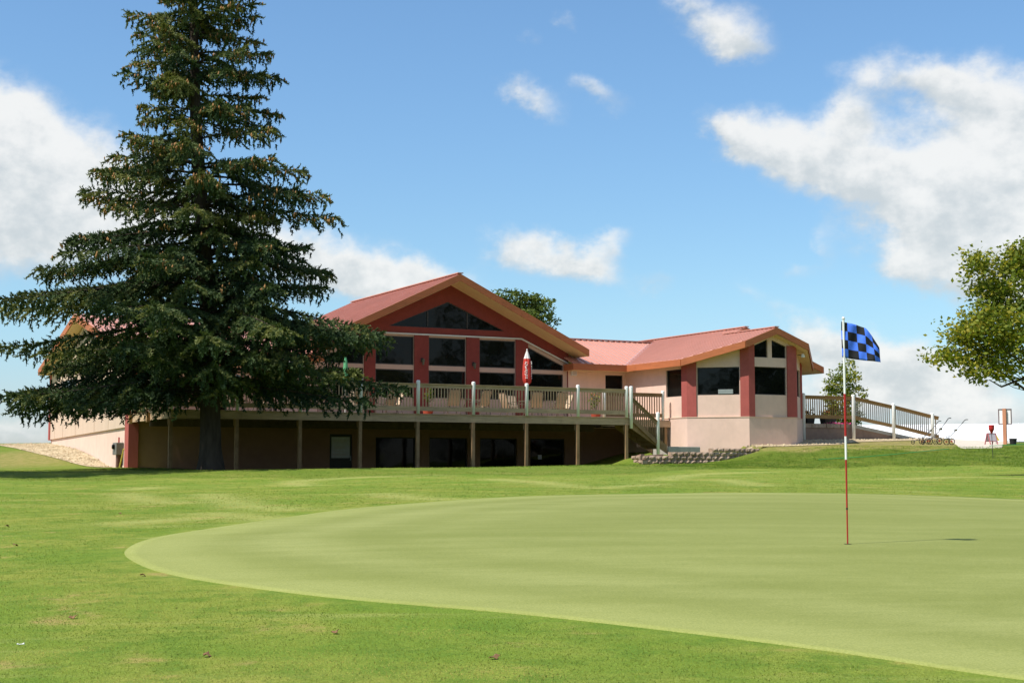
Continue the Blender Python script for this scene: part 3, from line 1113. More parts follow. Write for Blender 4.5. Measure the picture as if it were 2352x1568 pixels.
uA = lambda t: TW - t
facet(A, 'octagon_wall', [rect(uA(2.74), uA(1.45), 3.12, 4.35)], [(A.len, oct_z(SA)), (0, oct_z(SA))])
Lb = Bw.len
facet(Bw, 'octagon_wall', [rect(.44, Lb - .40, 3.14, 4.37)], [(Lb, oct_z(15.5)), (0, oct_z(SA))])
cz = lambda u: oct_z(15.5 + u)
facet(Cw, 'octagon_wall', [rect(.33, 2.08, 3.15, 4.39), [(.28, 4.80), (1.07, 4.80), (1.07, 5.62), (.28, 5.30)], [(1.30, 4.80), (2.09, 4.80), (2.09, 5.34), (1.30, 5.61)]],
      [(Cw.len, cz(Cw.len)), (16.785 - 15.5, cz(16.785 - 15.5)), (0, cz(0))])
Ld = Dw.len
facet(Dw, 'octagon_wall', [rect(.4, Ld - .4, 3.15, 4.37)], [(Ld, oct_z(SR)), (0, oct_z(18.07))])
facet(Ew, 'octagon_wall', [], [(Ew.len, oct_z(SR)), (0, oct_z(SR))])
# base, a little proud of the walls, with a thin ledge on top
mb = MB()
ring = [(SA - .05, TW - .01), (SA - .05, 1.0), (15.48, -.95), (18.09, -.95), (SR + .05, .76), (SR + .05, 2.6)]
inr = [(SA + .1, TW - .01), (SA + .1, 1.06), (15.56, -.8), (18.0, -.8), (SR - .1, .84), (SR - .1, 2.6)]
for i in range(5):
    a, b, c, d = ring[i], ring[i + 1], inr[i + 1], inr[i]
    mb.add([(*a, -.4), (*b, -.4), (*b, 2.14), (*a, 2.14), (*c, 2.14), (*d, 2.14)], [(0, 1, 2, 3), (3, 2, 4, 5)])
obj('octagon_base', mb, stucco, CLUB)
mb = MB()
for i in range(5):
    a, b = ring[i], ring[i + 1]
    w_ = Wall(a, b)
    e = .03
    w_.plate(mb, [(-e * .4, 2.142), (w_.len + e * .4, 2.142), (w_.len + e * .4, 2.175), (-e * .4, 2.175)], -.2, .022)
obj('ledge', mb, mat('ledge render', (0.66, 0.48, 0.36), 0.9, .05), CLUB)
# corner pillars, each wrapped round a corner
mb_out = .06


def corner_pillar(wa, ua, wb, ub, z1):
    """wa/wb: the two walls, ua: start on the first, ub: end on the second"""
    mb = MB()
    p = [wa.P(ua, 0, mb_out), None, wb.P(ub, 0, mb_out), wb.P(ub, 0, -.02), wa.P(wa.len, 0, -.03), wa.P(ua, 0, -.02)]
    # meeting point of the two offset lines
    h = (wa.n + wb.n)
    k = mb_out / (1 + wa.n.dot(wb.n))
    c = wb.p0 + h * k
    p[1] = (c.x, c.y, 0)
    n = len(p)
    v = [(q[0], q[1], SILL + .012) for q in p] + [(q[0], q[1], z1) for q in p]
    mb.add(v, [tuple(reversed(range(n))), tuple(range(n, 2 * n))] + [(i, (i + 1) % n, n + (i + 1) % n, n + i) for i in range(n)])
    return obj('corner_pillar', mb, red_pillar, CLUB)


corner_pillar(A, uA(1.42), Bw, .40, 4.68)
corner_pillar(Bw, Lb - .36, Cw, .30, 5.36)
corner_pillar(Cw, 2.11, Dw, .30, 5.36)
corner_pillar(Dw, Ld - .3, Ew, .3, 4.75)
# the wider gable behind the octagon
mb = MB()
bg = Wall((13.6, 2.55), (20.7, 2.55))


def big_z(s, drop=0.31):
    return 6.44 - drop - 0.38 * abs(s - 17.6)


bg.face(mb, [(6.1, 1.0), (7.1, 1.0), (7.1, big_z(20.7)), (17.6 - 13.6, big_z(17.6)), (.4, big_z(14.0)), (.4, 4.2), (6.1, 4.2)])
Wall((20.7, 2.55), (20.7, LT1)).face(mb, rect(0, LT1 - 2.55, 0.8, big_z(20.7)))
obj('rear_wing_wall', mb, stucco, CLUB)
mb = MB()
mb.tube([(SR + .1, 1.7, 1.9), (SR + .1, 1.7, 4.5)], .05, 8)
obj('downspout', mb, bronze, CLUB)


# ---- roofs
def clip_line(poly, x=None, y=None):
    """parameter range where the line x = const (or y = const) runs inside a plan polygon"""
    hits = []
    n = len(poly)
    for i in range(n):
        (x0, y0), (x1, y1) = poly[i][:2], poly[(i + 1) % n][:2]
        if x is not None and (x0 - x) * (x1 - x) < 0:
            hits.append(y0 + (y1 - y0) * (x - x0) / (x1 - x0))
        if y is not None and (y0 - y) * (y1 - y) < 0:
            hits.append(x0 + (x1 - x0) * (y - y0) / (y1 - y0))
    hits.sort()
    return list(zip(hits[::2], hits[1::2]))


def roof(plan, zf, axis, pitch=.32, thick=.05, name='roof_plane'):
    """metal sheet with raised seams running up the slope; axis 's' when the slope climbs along s, 't' along t"""
    mb = MB()
    mb.slab([(a, b, zf(a, b)) for a, b in plan], thick)
    lo = min(p[1 if axis == 's' else 0] for p in plan)
    hi = max(p[1 if axis == 's' else 0] for p in plan)
    k = lo + .1
    while k < hi:
        for a, b in clip_line(plan, **({'y': k} if axis == 's' else {'x': k})):
            if b - a < .1:
                continue
            if axis == 's':
                p, q = (a, k, zf(a, k) + .014), (b, k, zf(b, k) + .014)
            else:
                p, q = (k, a, zf(k, a) + .014), (k, b, zf(k, b) + .014)
            mb.beam(p, q, .035, .032)
        k += pitch
    return obj(name, mb, roof_metal, CLUB)


def board(p, q, h, w=.04, m=None, name='fascia'):
    """fascia board whose top edge runs from p to q"""
    mb = MB()
    p, q = Vector(p), Vector(q)
    d = (q - p)
    n = Vector((d.y, -d.x, 0)).normalized() * (w / 2)
    v = [p - n - Vector((0, 0, h)), q - n - Vector((0, 0, h)), q + n - Vector((0, 0, h)), p + n - Vector((0, 0, h)), p - n, q - n, q + n, p + n]
    mb.hexa(v)
    return obj(name, mb, m or fascia_m, CLUB)


def soffit(plan, zf):
    mb = MB()
    mb.slab([(a, b, zf(a, b)) for a, b in plan], .015)
    return obj('soffit', mb, soffit_m, CLUB)


# big gable
GT = 5.0
zl = lambda s, t: RIDGE_Z - RK * (GC - s)
zr = lambda s, t: RIDGE_Z - RK * (s - GC)
roof([(GC, GT), (GC, 18), (-2.36, 18), (-2.36, GT)], zl, 's')
roof([(10.84, GT), (10.84, 18), (GC, 18), (GC, GT)], zr, 's')
mb = MB()
mb.beam((GC, GT - .03, RIDGE_Z + .035), (GC, 18, RIDGE_Z + .035), .28, .04)
obj('ridge_cap', mb, roof_metal, CLUB)
for s0, s1 in ((-2.36, GC), (GC, 10.84)):
    board((s0, GT - .021, RIDGE_Z - RK * abs(s0 - GC) - .006), (s1, GT - .021, RIDGE_Z - RK * abs(s1 - GC) - .006), .31)
    soffit([(s0 + .02, GT + .002), (s1 - .02, GT + .002), (s1 - .02, TW - .002), (s0 + .02, TW - .002)], lambda s, t: RIDGE_Z - .315 - RK * abs(s - GC))
for s0 in (-2.36, 10.84):
    z0 = RIDGE_Z - RK * 6.6
    board((s0, GT, z0 - .054), (s0, 18, z0 - .054), .26)
    a, b = sorted((s0, GS - .01 if s0 < 0 else GE_ + .01))
    soffit([(a, TW + .002), (b, TW + .002), (b, 17.9), (a, 17.9)], lambda s, t: RIDGE_Z - .315 - RK * abs(s - GC))
mb = MB()
Wall((GE_, 17.8), (GS, 17.8)).face(mb, [(0, 4), (12.36, 4), (12.36, 5.2), (6.18, 8.1), (0, 5.2)])
obj('gable_back', mb, red_stucco, CLUB)

# left wing, ridge parallel to the front
RT = 14.8
zf1 = lambda s, t: 4.73 + 0.228 * (t - 5.3)
zb1 = lambda s, t: 4.73 + 0.228 * (24.3 - t)
roof([(-10.5, 5.3), (-2.0, 5.3), (-2.0, RT), (-10.5, RT)], zf1, 't')
roof([(-10.5, RT), (13.2, RT), (13.2, 23.65), (-10.5, 23.65)], zb1, 't')
board((-10.5, 5.28, 4.72), (-2.0, 5.28, 4.72), .30)
board((-10.521, 5.3, 4.724), (-10.521, RT, zf1(0, RT) - .006), .30)
board((-10.521, RT, zf1(0, RT) - .006), (-10.521, 23.65, zb1(0, 23.65) - .006), .30)
soffit([(-10.49, 5.31), (-2.0, 5.31), (-2.0, TW - .005), (-10.49, TW - .005)], lambda s, t: 4.44)
soffit([(-10.49, TW), (-9.97, TW), (-9.97, RT), (-10.49, RT)], lambda s, t: zf1(s, t) - .3)
soffit([(-10.49, RT), (-9.97, RT), (-9.97, 23.6), (-10.49, 23.6)], lambda s, t: zb1(s, t) - .3)

# middle section
zm = lambda s, t: 4.73 + .38 * (t - 5.3)
zmb = lambda s, t: 4.73 + .38 * (13.1 - t)
roof([(10.2, 5.3), (13.1, 5.3), (17.0, 9.2), (10.2, 9.2)], zm, 't')
roof([(10.2, 9.2), (17.6, 9.2), (17.6, 13.1), (10.2, 13.1)], zmb, 't')
mb = MB()
mb.beam((10.2, 9.2, zm(0, 9.2) + .04), (17.2, 9.2, zm(0, 9.2) + .04), .28, .04)
obj('ridge_cap', mb, roof_metal, CLUB)
mb = MB()
for off in (-.11, .11):
    mb.beam((13.1 + off, 5.3 - off, 4.752), (17.0 + off, 9.2 - off, 6.234), .2, .012)
obj('valley_flashing', mb, flash_metal, CLUB)
board((10.18, 5.279, 4.725), (13.12, 5.279, 4.725), .30)
board((10.179, TW - .005, 4.72), (10.179, 5.26, 4.72), .30)
soffit([(10.2, 5.3), (13.58, 5.3), (13.58, TW - .005), (10.2, TW - .005)], lambda s, t: 4.44)

# octagonal wing: left slope shared with the wider gable behind it
zo = lambda s, t: 4.73 + .38 * (s - 13.1)
zo2 = lambda s, t: 4.73 + .38 * (2 * 16.785 - s - 13.1)
zg2 = lambda s, t: 6.44 - .38 * (s - 17.6)
OC = 16.785
roof([(13.1, 5.3), (13.1, .8), (15.05, -1.3), (OC, -1.3), (OC, 2.0), (17.6, 2.0), (17.6, 9.8)], zo, 's')
roof([(OC, -1.3), (18.52, -1.3), (20.47, .8), (20.47, 3.2), (OC, 3.2)], zo2, 's')
roof([(17.6, 2.0), (22.1, 2.0), (22.1, 15), (17.6, 15)], zg2, 's')
mb = MB()
mb.beam((OC, -1.32, zo(OC, 0) + .03), (OC, 2.6, zo(OC, 0) + .03), .24, .04)
mb.beam((17.6, 1.97, 6.475), (17.6, 15, 6.475), .24, .04)
obj('ridge_cap', mb, roof_metal, CLUB)


def eave_run(pts, zf, h=.30):
    for (a, b) in zip(pts[:-1], pts[1:]):
        d = Vector((b[0] - a[0], b[1] - a[1]))
        n = Vector((d.y, -d.x)).normalized() * .021
        board((a[0] + n.x, a[1] + n.y, zf(*a) - .006), (b[0] + n.x, b[1] + n.y, zf(*b) - .006), h)


eave_run([(13.1, 5.26), (13.1, .8), (15.05, -1.3), (OC, -1.3)], zo)
eave_run([(OC, -1.3), (18.52, -1.3), (20.47, .8), (20.47, 1.98)], zo2)
eave_run([(OC + .2, 2.0), (17.6, 2.0)], zo, .29)
eave_run([(17.6, 2.0), (22.1, 2.0), (22.1, 15)], zg2)
soffit([(13.12, 5.2), (13.12, .81), (15.06, -1.28), (OC, -1.28), (OC, -.9), (15.52, -.9), (13.58, 1.03), (13.58, 5.2)], lambda s, t: zo(s, t) - .305)
soffit([(OC, -1.28), (18.51, -1.28), (20.45, .81), (20.45, 2.5), (SR, 2.5), (SR, .78), (18.07, -.9), (OC, -.9)], lambda s, t: zo2(s, t) - .305)
soffit([(20.0, 2.02), (22.08, 2.02), (22.08, 14.9), (20.72, 14.9), (20.72, 2.54), (20.0, 2.54)], lambda s, t: zg2(s, t) - .305)
soffit([(17.6, 2.02), (20.0, 2.02), (20.0, 2.54), (17.6, 2.54)], lambda s, t: zg2(s, t) - .305)


# fixtures on the walls: things of their own
def wall_thing(name, s, t, z, label, cat, group=None, rz=0.0):
    return thing(name, loc(s, t, z), label, cat, YAW + rz, group)


def lantern(s, z, label):
    o = wall_thing('wall_lantern', s, TW - .005, z, label, 'lantern', 'lanterns on the red pillars')
    m_ = MB()
    m_.box(-.05, .05, -.02, 0, -.08, .1).tube([(0, -.02, .02), (0, -.1, .08), (0, -.16, .05)], .012, 6)
    obj('bracket', m_, iron_dk, o)
    m_ = MB()
    m_.lathe([(0, .06), (.085, 0), (.075, -.02), (.045, -.2), (.055, -.22), (0, -.24)], 6, (0, -.16, .02))
    obj('lantern_body', m_, mat('lantern bronze', (.10, .10, .07), .5, .2), o)
    return o


lantern(2.93, 4.68, 'small bronze wall lantern on the red pillar left of the gable centre')
lantern(5.47, 4.58, 'small bronze wall lantern on the red pillar right of the gable centre')
o = wall_thing('wall_speaker', 10.68, TW - .003, 4.35, 'small white box speaker under the eave beside the gable', 'speaker')
m_ = MB()
m_.box(-.13, .13, -.16, 0, -.14, .14)
b_ = obj('speaker_box', m_, white_paint, o, bevel=.01)
m_ = MB()
m_.box(-.11, .11, -.166, -.1605, -.12, .12)
obj('speaker_mesh', m_, grey_face, b_)
o = thing('flood_light', loc(18.42, -.72, 4.98), 'small white flood light under the right eave of the octagonal wing', 'light', YAW)
m_ = MB()
m_.tube([(0, .05, 0), (.14, -.06, .03), (.16, -.1, .0)], .018, 6)
obj('bracket', m_, iron_dk, o)
m_ = MB()
m_.lathe([(0, .1), (.05, .09), (.085, .0), (.09, -.07), (.0, -.07)], 12, (.17, -.12, -.02))
obj('lamp_head', m_, white_paint, o)
gzm = gz(*loc(-10.05, 7.6, 0)[:2])
o = thing('electric_meter', loc(-9.87, 7.62, gzm), 'grey electric meter cabinet on its conduit against the left wall', 'meter', YAW)
m_ = MB()
m_.box(-.3, 0, -.34, .34, .52, 1.02)
c_ = obj('cabinet', m_, meter_m, o, bevel=.015)
m_ = MB()
m_.lathe([(.0, .0), (.1, .0), (.1, .06), (.08, .1), (0, .11)], 14, (0, 0, 0))
g_ = obj('meter_dial', m_, glass, c_)
g_.location = (-.3, 0, .85)
g_.rotation_euler = (0, R(-90), 0)
m_ = MB()
m_.box(-.2, -.02, -.14, .14, -.3, .52)
obj('conduit_box', m_, mat('rusty conduit', (.14, .06, .045), .8, .2), o)
m_ = MB()
m_.tube([(-.12, 0, 1.02), (-.12, 0, 1.24)], .03, 8)
obj('conduit', m_, red_paint, o)
o = thing('guy_guard', loc(-9.95, 6.95, gz(*loc(-9.95, 6.95, 0)[:2])), 'thin yellow pole leaning between the meter and the red corner', 'pole', YAW)
m_ = MB()
m_.tube([(-.1, .3, -.1), (-.02, -.12, .75)], .03, 8)
obj('pole', m_, yellow_m, o)
o = wall_thing('paper_notice', 8.95, TW + .10, .42, 'small white paper notice in the last dark window under the deck', 'notice')
m_ = MB()
m_.box(-.1, .1, -.006, -.001, -.1, .1)
obj('sheet', m_, paper, o)
wq = Bw.P(.44 + 1.25, 3.18, -.035)
o = thing('sill_box', (ORG + E1 * wq[0] + E2 * wq[1]) * np.array([1, 1, 0]) + np.array([0, 0, 3.178]), 'low pale grey box on the window ledge of the octagonal wing', 'box', YAW - R(45))
m_ = MB()
m_.box(-.32, .34, -.05, .05, 0, .2)
obj('box_body', m_, mat('dull box', (.24, .27, .26), .6, .06), o, bevel=.01)


# ------------------------------------------------------------------ deck
DECK = thing('wooden_deck', (ORG[0], ORG[1], 0), 'long raised wooden deck with white posts along the clubhouse front', 'deck', YAW)
DL, DR = -9.86, 9.9


def gst(s, t):
    p = loc(s, t, 0)
    return gz(p[0], p[1])


mb = MB()
k = 0
t = -.03
while t < 6.1:                                   # boards run along the front
    mb.box(DL - .03, DR + .02, t, min(t + .136, 6.12), FLOOR - .03, FLOOR)
    if t > 2.25:
        mb.box(DR + .02, 13.50, t, min(t + .136, 6.12), FLOOR - .03, FLOOR - .001)
    t += .142
obj('deck_boards', mb, deck_wood, DECK)
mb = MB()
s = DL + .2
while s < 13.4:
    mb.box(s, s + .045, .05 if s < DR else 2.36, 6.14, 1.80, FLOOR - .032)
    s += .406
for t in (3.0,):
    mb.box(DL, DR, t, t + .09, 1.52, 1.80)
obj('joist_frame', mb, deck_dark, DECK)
mb = MB()
x = DL
while x < DR - .1:
    x2 = min(x + 4.88, DR)
    mb.box(x + .003, x2 - .003, -.0, .045, 1.75, FLOOR - .035)
    x = x2
mb.box(DL, DL + .045, .05, 6.1, 1.75, FLOOR - .035)
mb.box(DR - .045, DR, .05, 2.3, 1.75, FLOOR - .035)
mb.box(DR, 13.5, 2.30, 2.345, 1.75, FLOOR - .035)
obj('rim_board', mb, deck_wood, DECK)


def white_post(x, y, z0, z1, parent, w=.15):
    """vinyl sleeve with rounded sides, a little wider at the top, under a low cap"""
    mb = MB()

    def ring(r, z, n=16):
        out = []
        for k in range(n):
            a = 2 * math.pi * (k + .5) / n
            c, s_ = math.cos(a), math.sin(a)
            q = r / (abs(c) ** 2.3 + abs(s_) ** 2.3) ** (1 / 2.3)
            out.append((x + q * c, y + q * s_, z))
        return out
    rows = [ring(w * .43, z0), ring(w * .5, z1 - .02), ring(w * .47, z1 + .012), ring(w * .25, z1 + .028)]
    for r in rows:
        mb.v += r
    for i in range(3):
        for k in range(16):
            k2 = (k + 1) % 16
            mb.f.append((i * 16 + k, i * 16 + k2, i * 16 + 16 + k2, i * 16 + 16 + k))
    mb.f += [tuple(range(48, 64)), tuple(reversed(range(16)))]
    mb.mi = [0] * len(mb.f)
    return obj('white_post', mb, white_v, parent, smooth=True)


def railing(p, q, z0, z1, parent, wood=deck_wood, bal=deck_wood, top=1.18, gap=.128, low=.11):
    """rail section between two posts; z0, z1 deck heights at its ends"""
    p, q = Vector((*p, z0)), Vector((*q, z1))
    d = q - p
    n = max(2, int(d.length / gap))
    mb = MB()
    for i in range(1, n):
        c = p + d * (i / n)
        c += Vector((random.uniform(-.006, .006), 0, 0))
        mb.beam(c + Vector((0, 0, low + .1)), c + Vector((0, 0, top - .04)), .036, .036, (0, 1, 0.01))
    o = obj('railing', mb, bal, parent)
    u = Vector((0, 0, 1))
    mb = MB()
    mb.beam(p + u * (top - .08), q + u * (top - .08), .045, .135)
    mb.beam(p + u * (top + .005), q + u * (top + .005), .14, .034)
    obj('top_rail', mb, wood, o)
    mb = MB()
    mb.beam(p + u * (low + .09), q + u * (low + .09), .05, .17)
    obj('bottom_rail', mb, wood, o)
    return o


ps = [DL + .02] + [-7.36, -4.89, -2.44, 0.0, 2.44, 4.88, 7.32, 9.72]
for i, s in enumerate(ps):
    white_post(s, .0 - .02, FLOOR - .01, 3.37, DECK)
    mb = MB()
    g = gst(s, .03)
    mb.box(s - .065, s + .065, -.035, .095, g - .4, 1.75)
    mb.box(s - .09, s + .09, .095, .15, 1.5, 1.75)
    obj('support_post', mb, stair_wood, DECK)
    if i:
        railing((ps[i - 1] + .08, .0), (s - .08, .0), FLOOR, FLOOR, DECK)
for t in (3.06, 5.95):
    white_post(DL + .02, t, FLOOR - .28 + .2, 3.37, DECK)
    mb = MB()
    mb.box(DL - .13, DL - .0, t - .06, t + .06, 1.78 - .1, FLOOR - .01)
    obj('post_block', mb, ramp_wood, DECK)
railing((DL + .02, .08), (DL + .02, 2.98), FLOOR, FLOOR, DECK)
railing((DL + .02, 3.14), (DL + .02, 5.87), FLOOR, FLOOR, DECK)

# ---- stairs going down to the right from the deck end
ST = thing('wooden_stairs', (ORG[0], ORG[1], 0), 'short flight of wooden stairs with white newel posts at the right end of the deck', 'stairs', YAW)
nst, rise, run = 7, .19, .265
for y in (.03, 1.2):
    mb = MB()
    x1, z1 = DR + nst * run, FLOOR - nst * rise
    mb.hexa([(DR, y, FLOOR - .42), (x1 + .05, y, z1 - .2), (x1 + .05, y + .05, z1 - .2), (DR, y + .05, FLOOR - .42),
             (DR, y, FLOOR - .02), (x1 + .05, y, z1 + .16), (x1 + .05, y + .05, z1 + .16), (DR, y + .05, FLOOR - .02)])
    obj('stringer', mb, stair_wood, ST)
for i in range(1, nst):
    mb = MB()
    x = DR + (i - 1) * run
    z = FLOOR - i * rise
    mb.box(x, x + .135, .0, 1.27, z - .035, z)
    mb.box(x + .142, x + .29, .0, 1.27, z - .035, z)
    mb.box(x + .27, x + .288, .085, 1.195, z - .19, z - .037)
    obj('tread', mb, stair_wood, ST)
white_post(9.90, -.10, 1.60, 3.375, ST)
xb = 11.28
white_post(xb, -.06, gst(xb, -.06) - .1, 2.29, ST)
white_post(9.98, 2.24, FLOOR - .01, 3.3, ST)
white_post(13.16, 2.38, FLOOR - .02, 3.37, ST)
railing((9.98, -.06), (xb - .06, -.06), FLOOR - .16, FLOOR - 1.15, ST, stair_wood, stair_wood, top=1.0, low=.0)
railing((10.06, 2.3), (13.08, 2.36), FLOOR, FLOOR, ST, stair_wood, stair_wood)
for x in (13.3,):
    mb = MB()
    mb.box(x - .07, x + .07, 2.36, 2.5, gst(x, 2.4) - .3, 1.75)
    obj('support_post', mb, stair_wood, ST)
o = thing('concrete_pad', loc(11.85, -.02, 0), 'low concrete landing slab at the foot of the stairs', 'slab', YAW)
mb = MB()
mb.box(0, 1.66, 0, 1.3, .35, .845)
obj('slab', mb, concrete, o, bevel=.015)

# ---- block wall in front of the octagon
SW = thing('stone_wall', (ORG[0], ORG[1], 0), 'low retaining wall of rough tan split-face blocks below the octagonal wing', 'wall', YAW)
pathpts = [(9.25, -1.35), (9.3, -1.75), (10.4, -1.82), (12, -1.9), (13.5, -2.0), (15.2, -1.75), (16.2, -1.35)]


def along(pts, step):
    out = []
    acc = 0.0
    seg = [(Vector(a), Vector(b)) for a, b in zip(pts[:-1], pts[1:])]
    tot = sum((b - a).length for a, b in seg)
    d = 0.0
    while d < tot:
        r_ = d
        for a, b in seg:
            L = (b - a).length
            if r_ <= L:
                out.append((a + (b - a) * (r_ / L), (b - a).normalized()))
                break
            r_ -= L
        d += step
    return out


brng = random.Random(4)
for course in range(5):
    z0 = -.08 + course * .168
    start = 0 if course < 3 else (1.6 if course == 3 else 99)
    if course == 3:
        start = 1.9
    if course == 4:
        start = 3.9
    mb = MB()
    for i, (c, d) in enumerate(along(pathpts, .305)):
        pos = i * .305 + (.15 if course % 2 else 0)
        if pos < start or (course == 4 and pos > 7.2):
            continue
        n = Vector((d.y, -d.x))
        c = c + d * (.15 if course % 2 else 0) - n * (.006 * course)
        w = .142
        f = brng.uniform(.045, .075)
        jz = brng.uniform(-.006, .006)
        a = c - d * w
        b = c + d * w
        q = []
        # rounded rough front: 4x3 grid of face points pushed out
        gx, gzv = 5, 4
        base = len(mb.v)
        for iz in range(gzv):
            for ix in range(gx):
                u = ix / (gx - 1)
                v = iz / (gzv - 1)
                edge = min(1, 3 * min(u, 1 - u)) * min(1, 2.5 * min(v, 1 - v) + .15)
                o_ = edge * f + brng.uniform(-.016, .016) * (0.4 + edge)
                p_ = a.lerp(b, u) + n * (.06 + o_)
                mb.v.append((p_.x, p_.y, z0 + jz + .008 + v * .155))
        for iz in range(gzv - 1):
            for ix in range(gx - 1):
                k_ = base + iz * gx + ix
                mb.f.append((k_, k_ + 1, k_ + 1 + gx, k_ + gx))
                mb.mi.append(0)
        p0, p1 = a - n * .2, b - n * .2
        kb = len(mb.v)
        mb.v += [(p0.x, p0.y, z0 + .008), (p1.x, p1.y, z0 + .008), (p1.x, p1.y, z0 + jz + .163), (p0.x, p0.y, z0 + jz + .163)]
        t0 = base + (gzv - 1) * gx
        mb.f += [tuple([t0 + ix for ix in range(gx)] + [kb + 2, kb + 3]), (base, kb, kb + 3, base + 3 * gx, base + 2 * gx, base + gx), (base + gx - 1, base + 2 * gx - 1, base + 3 * gx - 1, base + 4 * gx - 1, kb + 2, kb + 1), (kb, kb + 1, kb + 2, kb + 3)]
        mb.mi += [0] * 4
    if mb.v:
        obj('block_course', mb, stone_m, SW)
mb = MB()
for a, b in zip(pathpts[:-1], pathpts[1:]):
    w_ = Wall(a, b)
    w_.plate(mb, [(0, -.4), (w_.len, -.4), (w_.len, .5), (0, .42)], -.21, -.02)
obj('wall_core', mb, brownwall, SW)

# ---- patio, ramp and its rail at the far right
PT = thing('patio_wall', (ORG[0], ORG[1], 0), 'brown block retaining wall carrying the patio and the sloping ramp at right', 'wall', YAW)
mb = MB()
zr0 = lambda s: FLOOR - .06 if s <= 23.3 else FLOOR - .06 - .155 * (s - 23.3)
top = [(20.0, zr0(20)), (23.3, zr0(23.3)), (29.2, zr0(29.2))]
pw = Wall((20.0, 1.5), (29.2, 1.5))
pw.plate(mb, [(0, .6), (9.2, .6), (9.2, zr0(29.2) - .1), (3.3, zr0(23.3) - .1), (0, zr0(20) - .1)], -.25, 0)
obj('wall_face', mb, brownwall, PT)
mb = MB()
i = 0
s = 20.05
while s < 23.2:
    mb.box(s + .012, s + .42, 1.44 + .02 * (i % 2), 1.72, zr0(s) - .2, zr0(s) - .012)
    s += .432
    i += 1
obj('cap_block', mb, stone_m, PT)
mb = MB()
pw.plate(mb, [(3.3, zr0(23.3) - .16), (9.2, zr0(29.2) - .16), (9.2, zr0(29.2)), (3.3, zr0(23.3))], -1.9, .03)
mb.box(20.0, 23.3, 1.75, 9, FLOOR - .3, FLOOR - .065)
obj('patio_slab', mb, concrete, PT)
RR = thing('ramp_railing', (ORG[0], ORG[1], 0), 'wooden railing with white posts sloping down along the ramp at right', 'railing', YAW)
rp = [(20.3, 2.09), (23.3, 2.09), (25.8, 1.72), (28.3, 1.30)]
for i, (s, z) in enumerate(rp):
    white_post(s, 1.3, gst(s, 1.3) - .2, z + 1.29, RR, .17)
for (a, za), (b, zb) in zip(rp[:-1], rp[1:]):
    railing((a + .08, 1.36), (b - .08, 1.36), za + .02, zb + .02, RR, ramp_wood, ramp_pale if a > 22 else ramp_wood, low=.12)
railing((28.38, 1.36), (28.75, 1.36), 1.30, 1.24, RR, ramp_wood, ramp_wood, low=.12)
mb = MB()
mb.box(20.02, 20.16, 1.25, 1.42, 1.9, 3.3)
obj('end_post', mb, ramp_wood, RR)

# ------------------------------------------------------------------ deck furniture


def sling_chair():
    o = thing('patio_chair', (0, 0, 0), 'chair', 'chair')
    # seat faces +x, origin on the floor
    mb = MB()
    mb.add([(-.20, -.24, .40), (.28, -.24, .43), (.28, .24, .43), (-.20, .24, .40), (-.20, -.24, .385), (.28, -.24, .415), (.28, .24, .415), (-.20, .24, .385)],
           [(0, 1, 2, 3), (7, 6, 5, 4), (0, 4, 5, 1), (1, 5, 6, 2), (2, 6, 7, 3), (3, 7, 4, 0)])
    obj('seat', mb, tan_fab, o)
    mb = MB()
    b0, b1 = (-.20, .40), (-.44, 1.02)
    n = 6
    for k in range(n + 1):
        f = k / n
        x = b0[0] + (b1[0] - b0[0]) * f - .02 * math.sin(math.pi * f)
        z = b0[1] + (b1[1] - b0[1]) * f
        w = .24 - .03 * max(0, f - .8) * 5
        mb.v += [(x, -w, z), (x, w, z), (x - .016, w, z - .004), (x - .016, -w, z - .004)]
    for k in range(n):
        a = 4 * k
        mb.f += [(a, a + 1, a + 5, a + 4), (a + 2, a + 3, a + 7, a + 6), (a + 1, a + 2, a + 6, a + 5), (a + 3, a, a + 4, a + 7)]
        mb.mi += [0] * 4
    mb.f += [(0, 3, 2, 1), (4 * n, 4 * n + 1, 4 * n + 2, 4 * n + 3)]
    mb.mi += [0, 0]
    obj('backrest', mb, tan_fab, o)
    mb = MB()
    for y in (-.26, .26):
        mb.tube([(-.46, y, 1.03), (-.22, y, .41), (.26, y, .43), (.32, y, .41), (.34, y, .02)], .014, 6)
        mb.tube([(-.36, y, .02), (-.24, y, .40), (-.28, y, .60), (-.1, y * 1.06, .65), (.26, y * 1.06, .64), (.31, y, .42)], .014, 6)
    mb.tube([(-.46, -.26, 1.03), (-.46, .26, 1.03)], .014, 6)
    mb.tube([(-.36, -.26, .05), (-.36, .26, .05)], .012, 6)
    mb.tube([(.28, -.26, .42), (.28, .26, .42)], .012, 6)
    obj('frame', mb, bronze, o)
    return o


def patio_table():
    o = thing('patio_table', (0, 0, 0), 'table', 'table')
    mb = MB()
    mb.lathe([(0, .70), (.60, .70), (.615, .71), (.615, .725), (.60, .735), (0, .735)], 28)
    obj('tabletop', mb, bronze, o)
    for k in range(4):
        a = R(45 + 90 * k)
        mb = MB()
        mb.tube([(.42 * math.cos(a), .42 * math.sin(a), .70), (.30 * math.cos(a), .30 * math.sin(a), .40), (.46 * math.cos(a), .46 * math.sin(a), .0)], .018, 6)
        obj('leg', mb, bronze, o)
    return o


chair0, table0 = sling_chair(), patio_table()
used = [0, 0]


def put(src, k, s, t, rz, label, group):
    o = src if not used[k] else copy_tree(src)
    used[k] = 1
    o.location = tuple(loc(s, t, FLOOR))
    o.rotation_euler = (0, 0, YAW + R(rz))
    return tag(o, label, None, group)


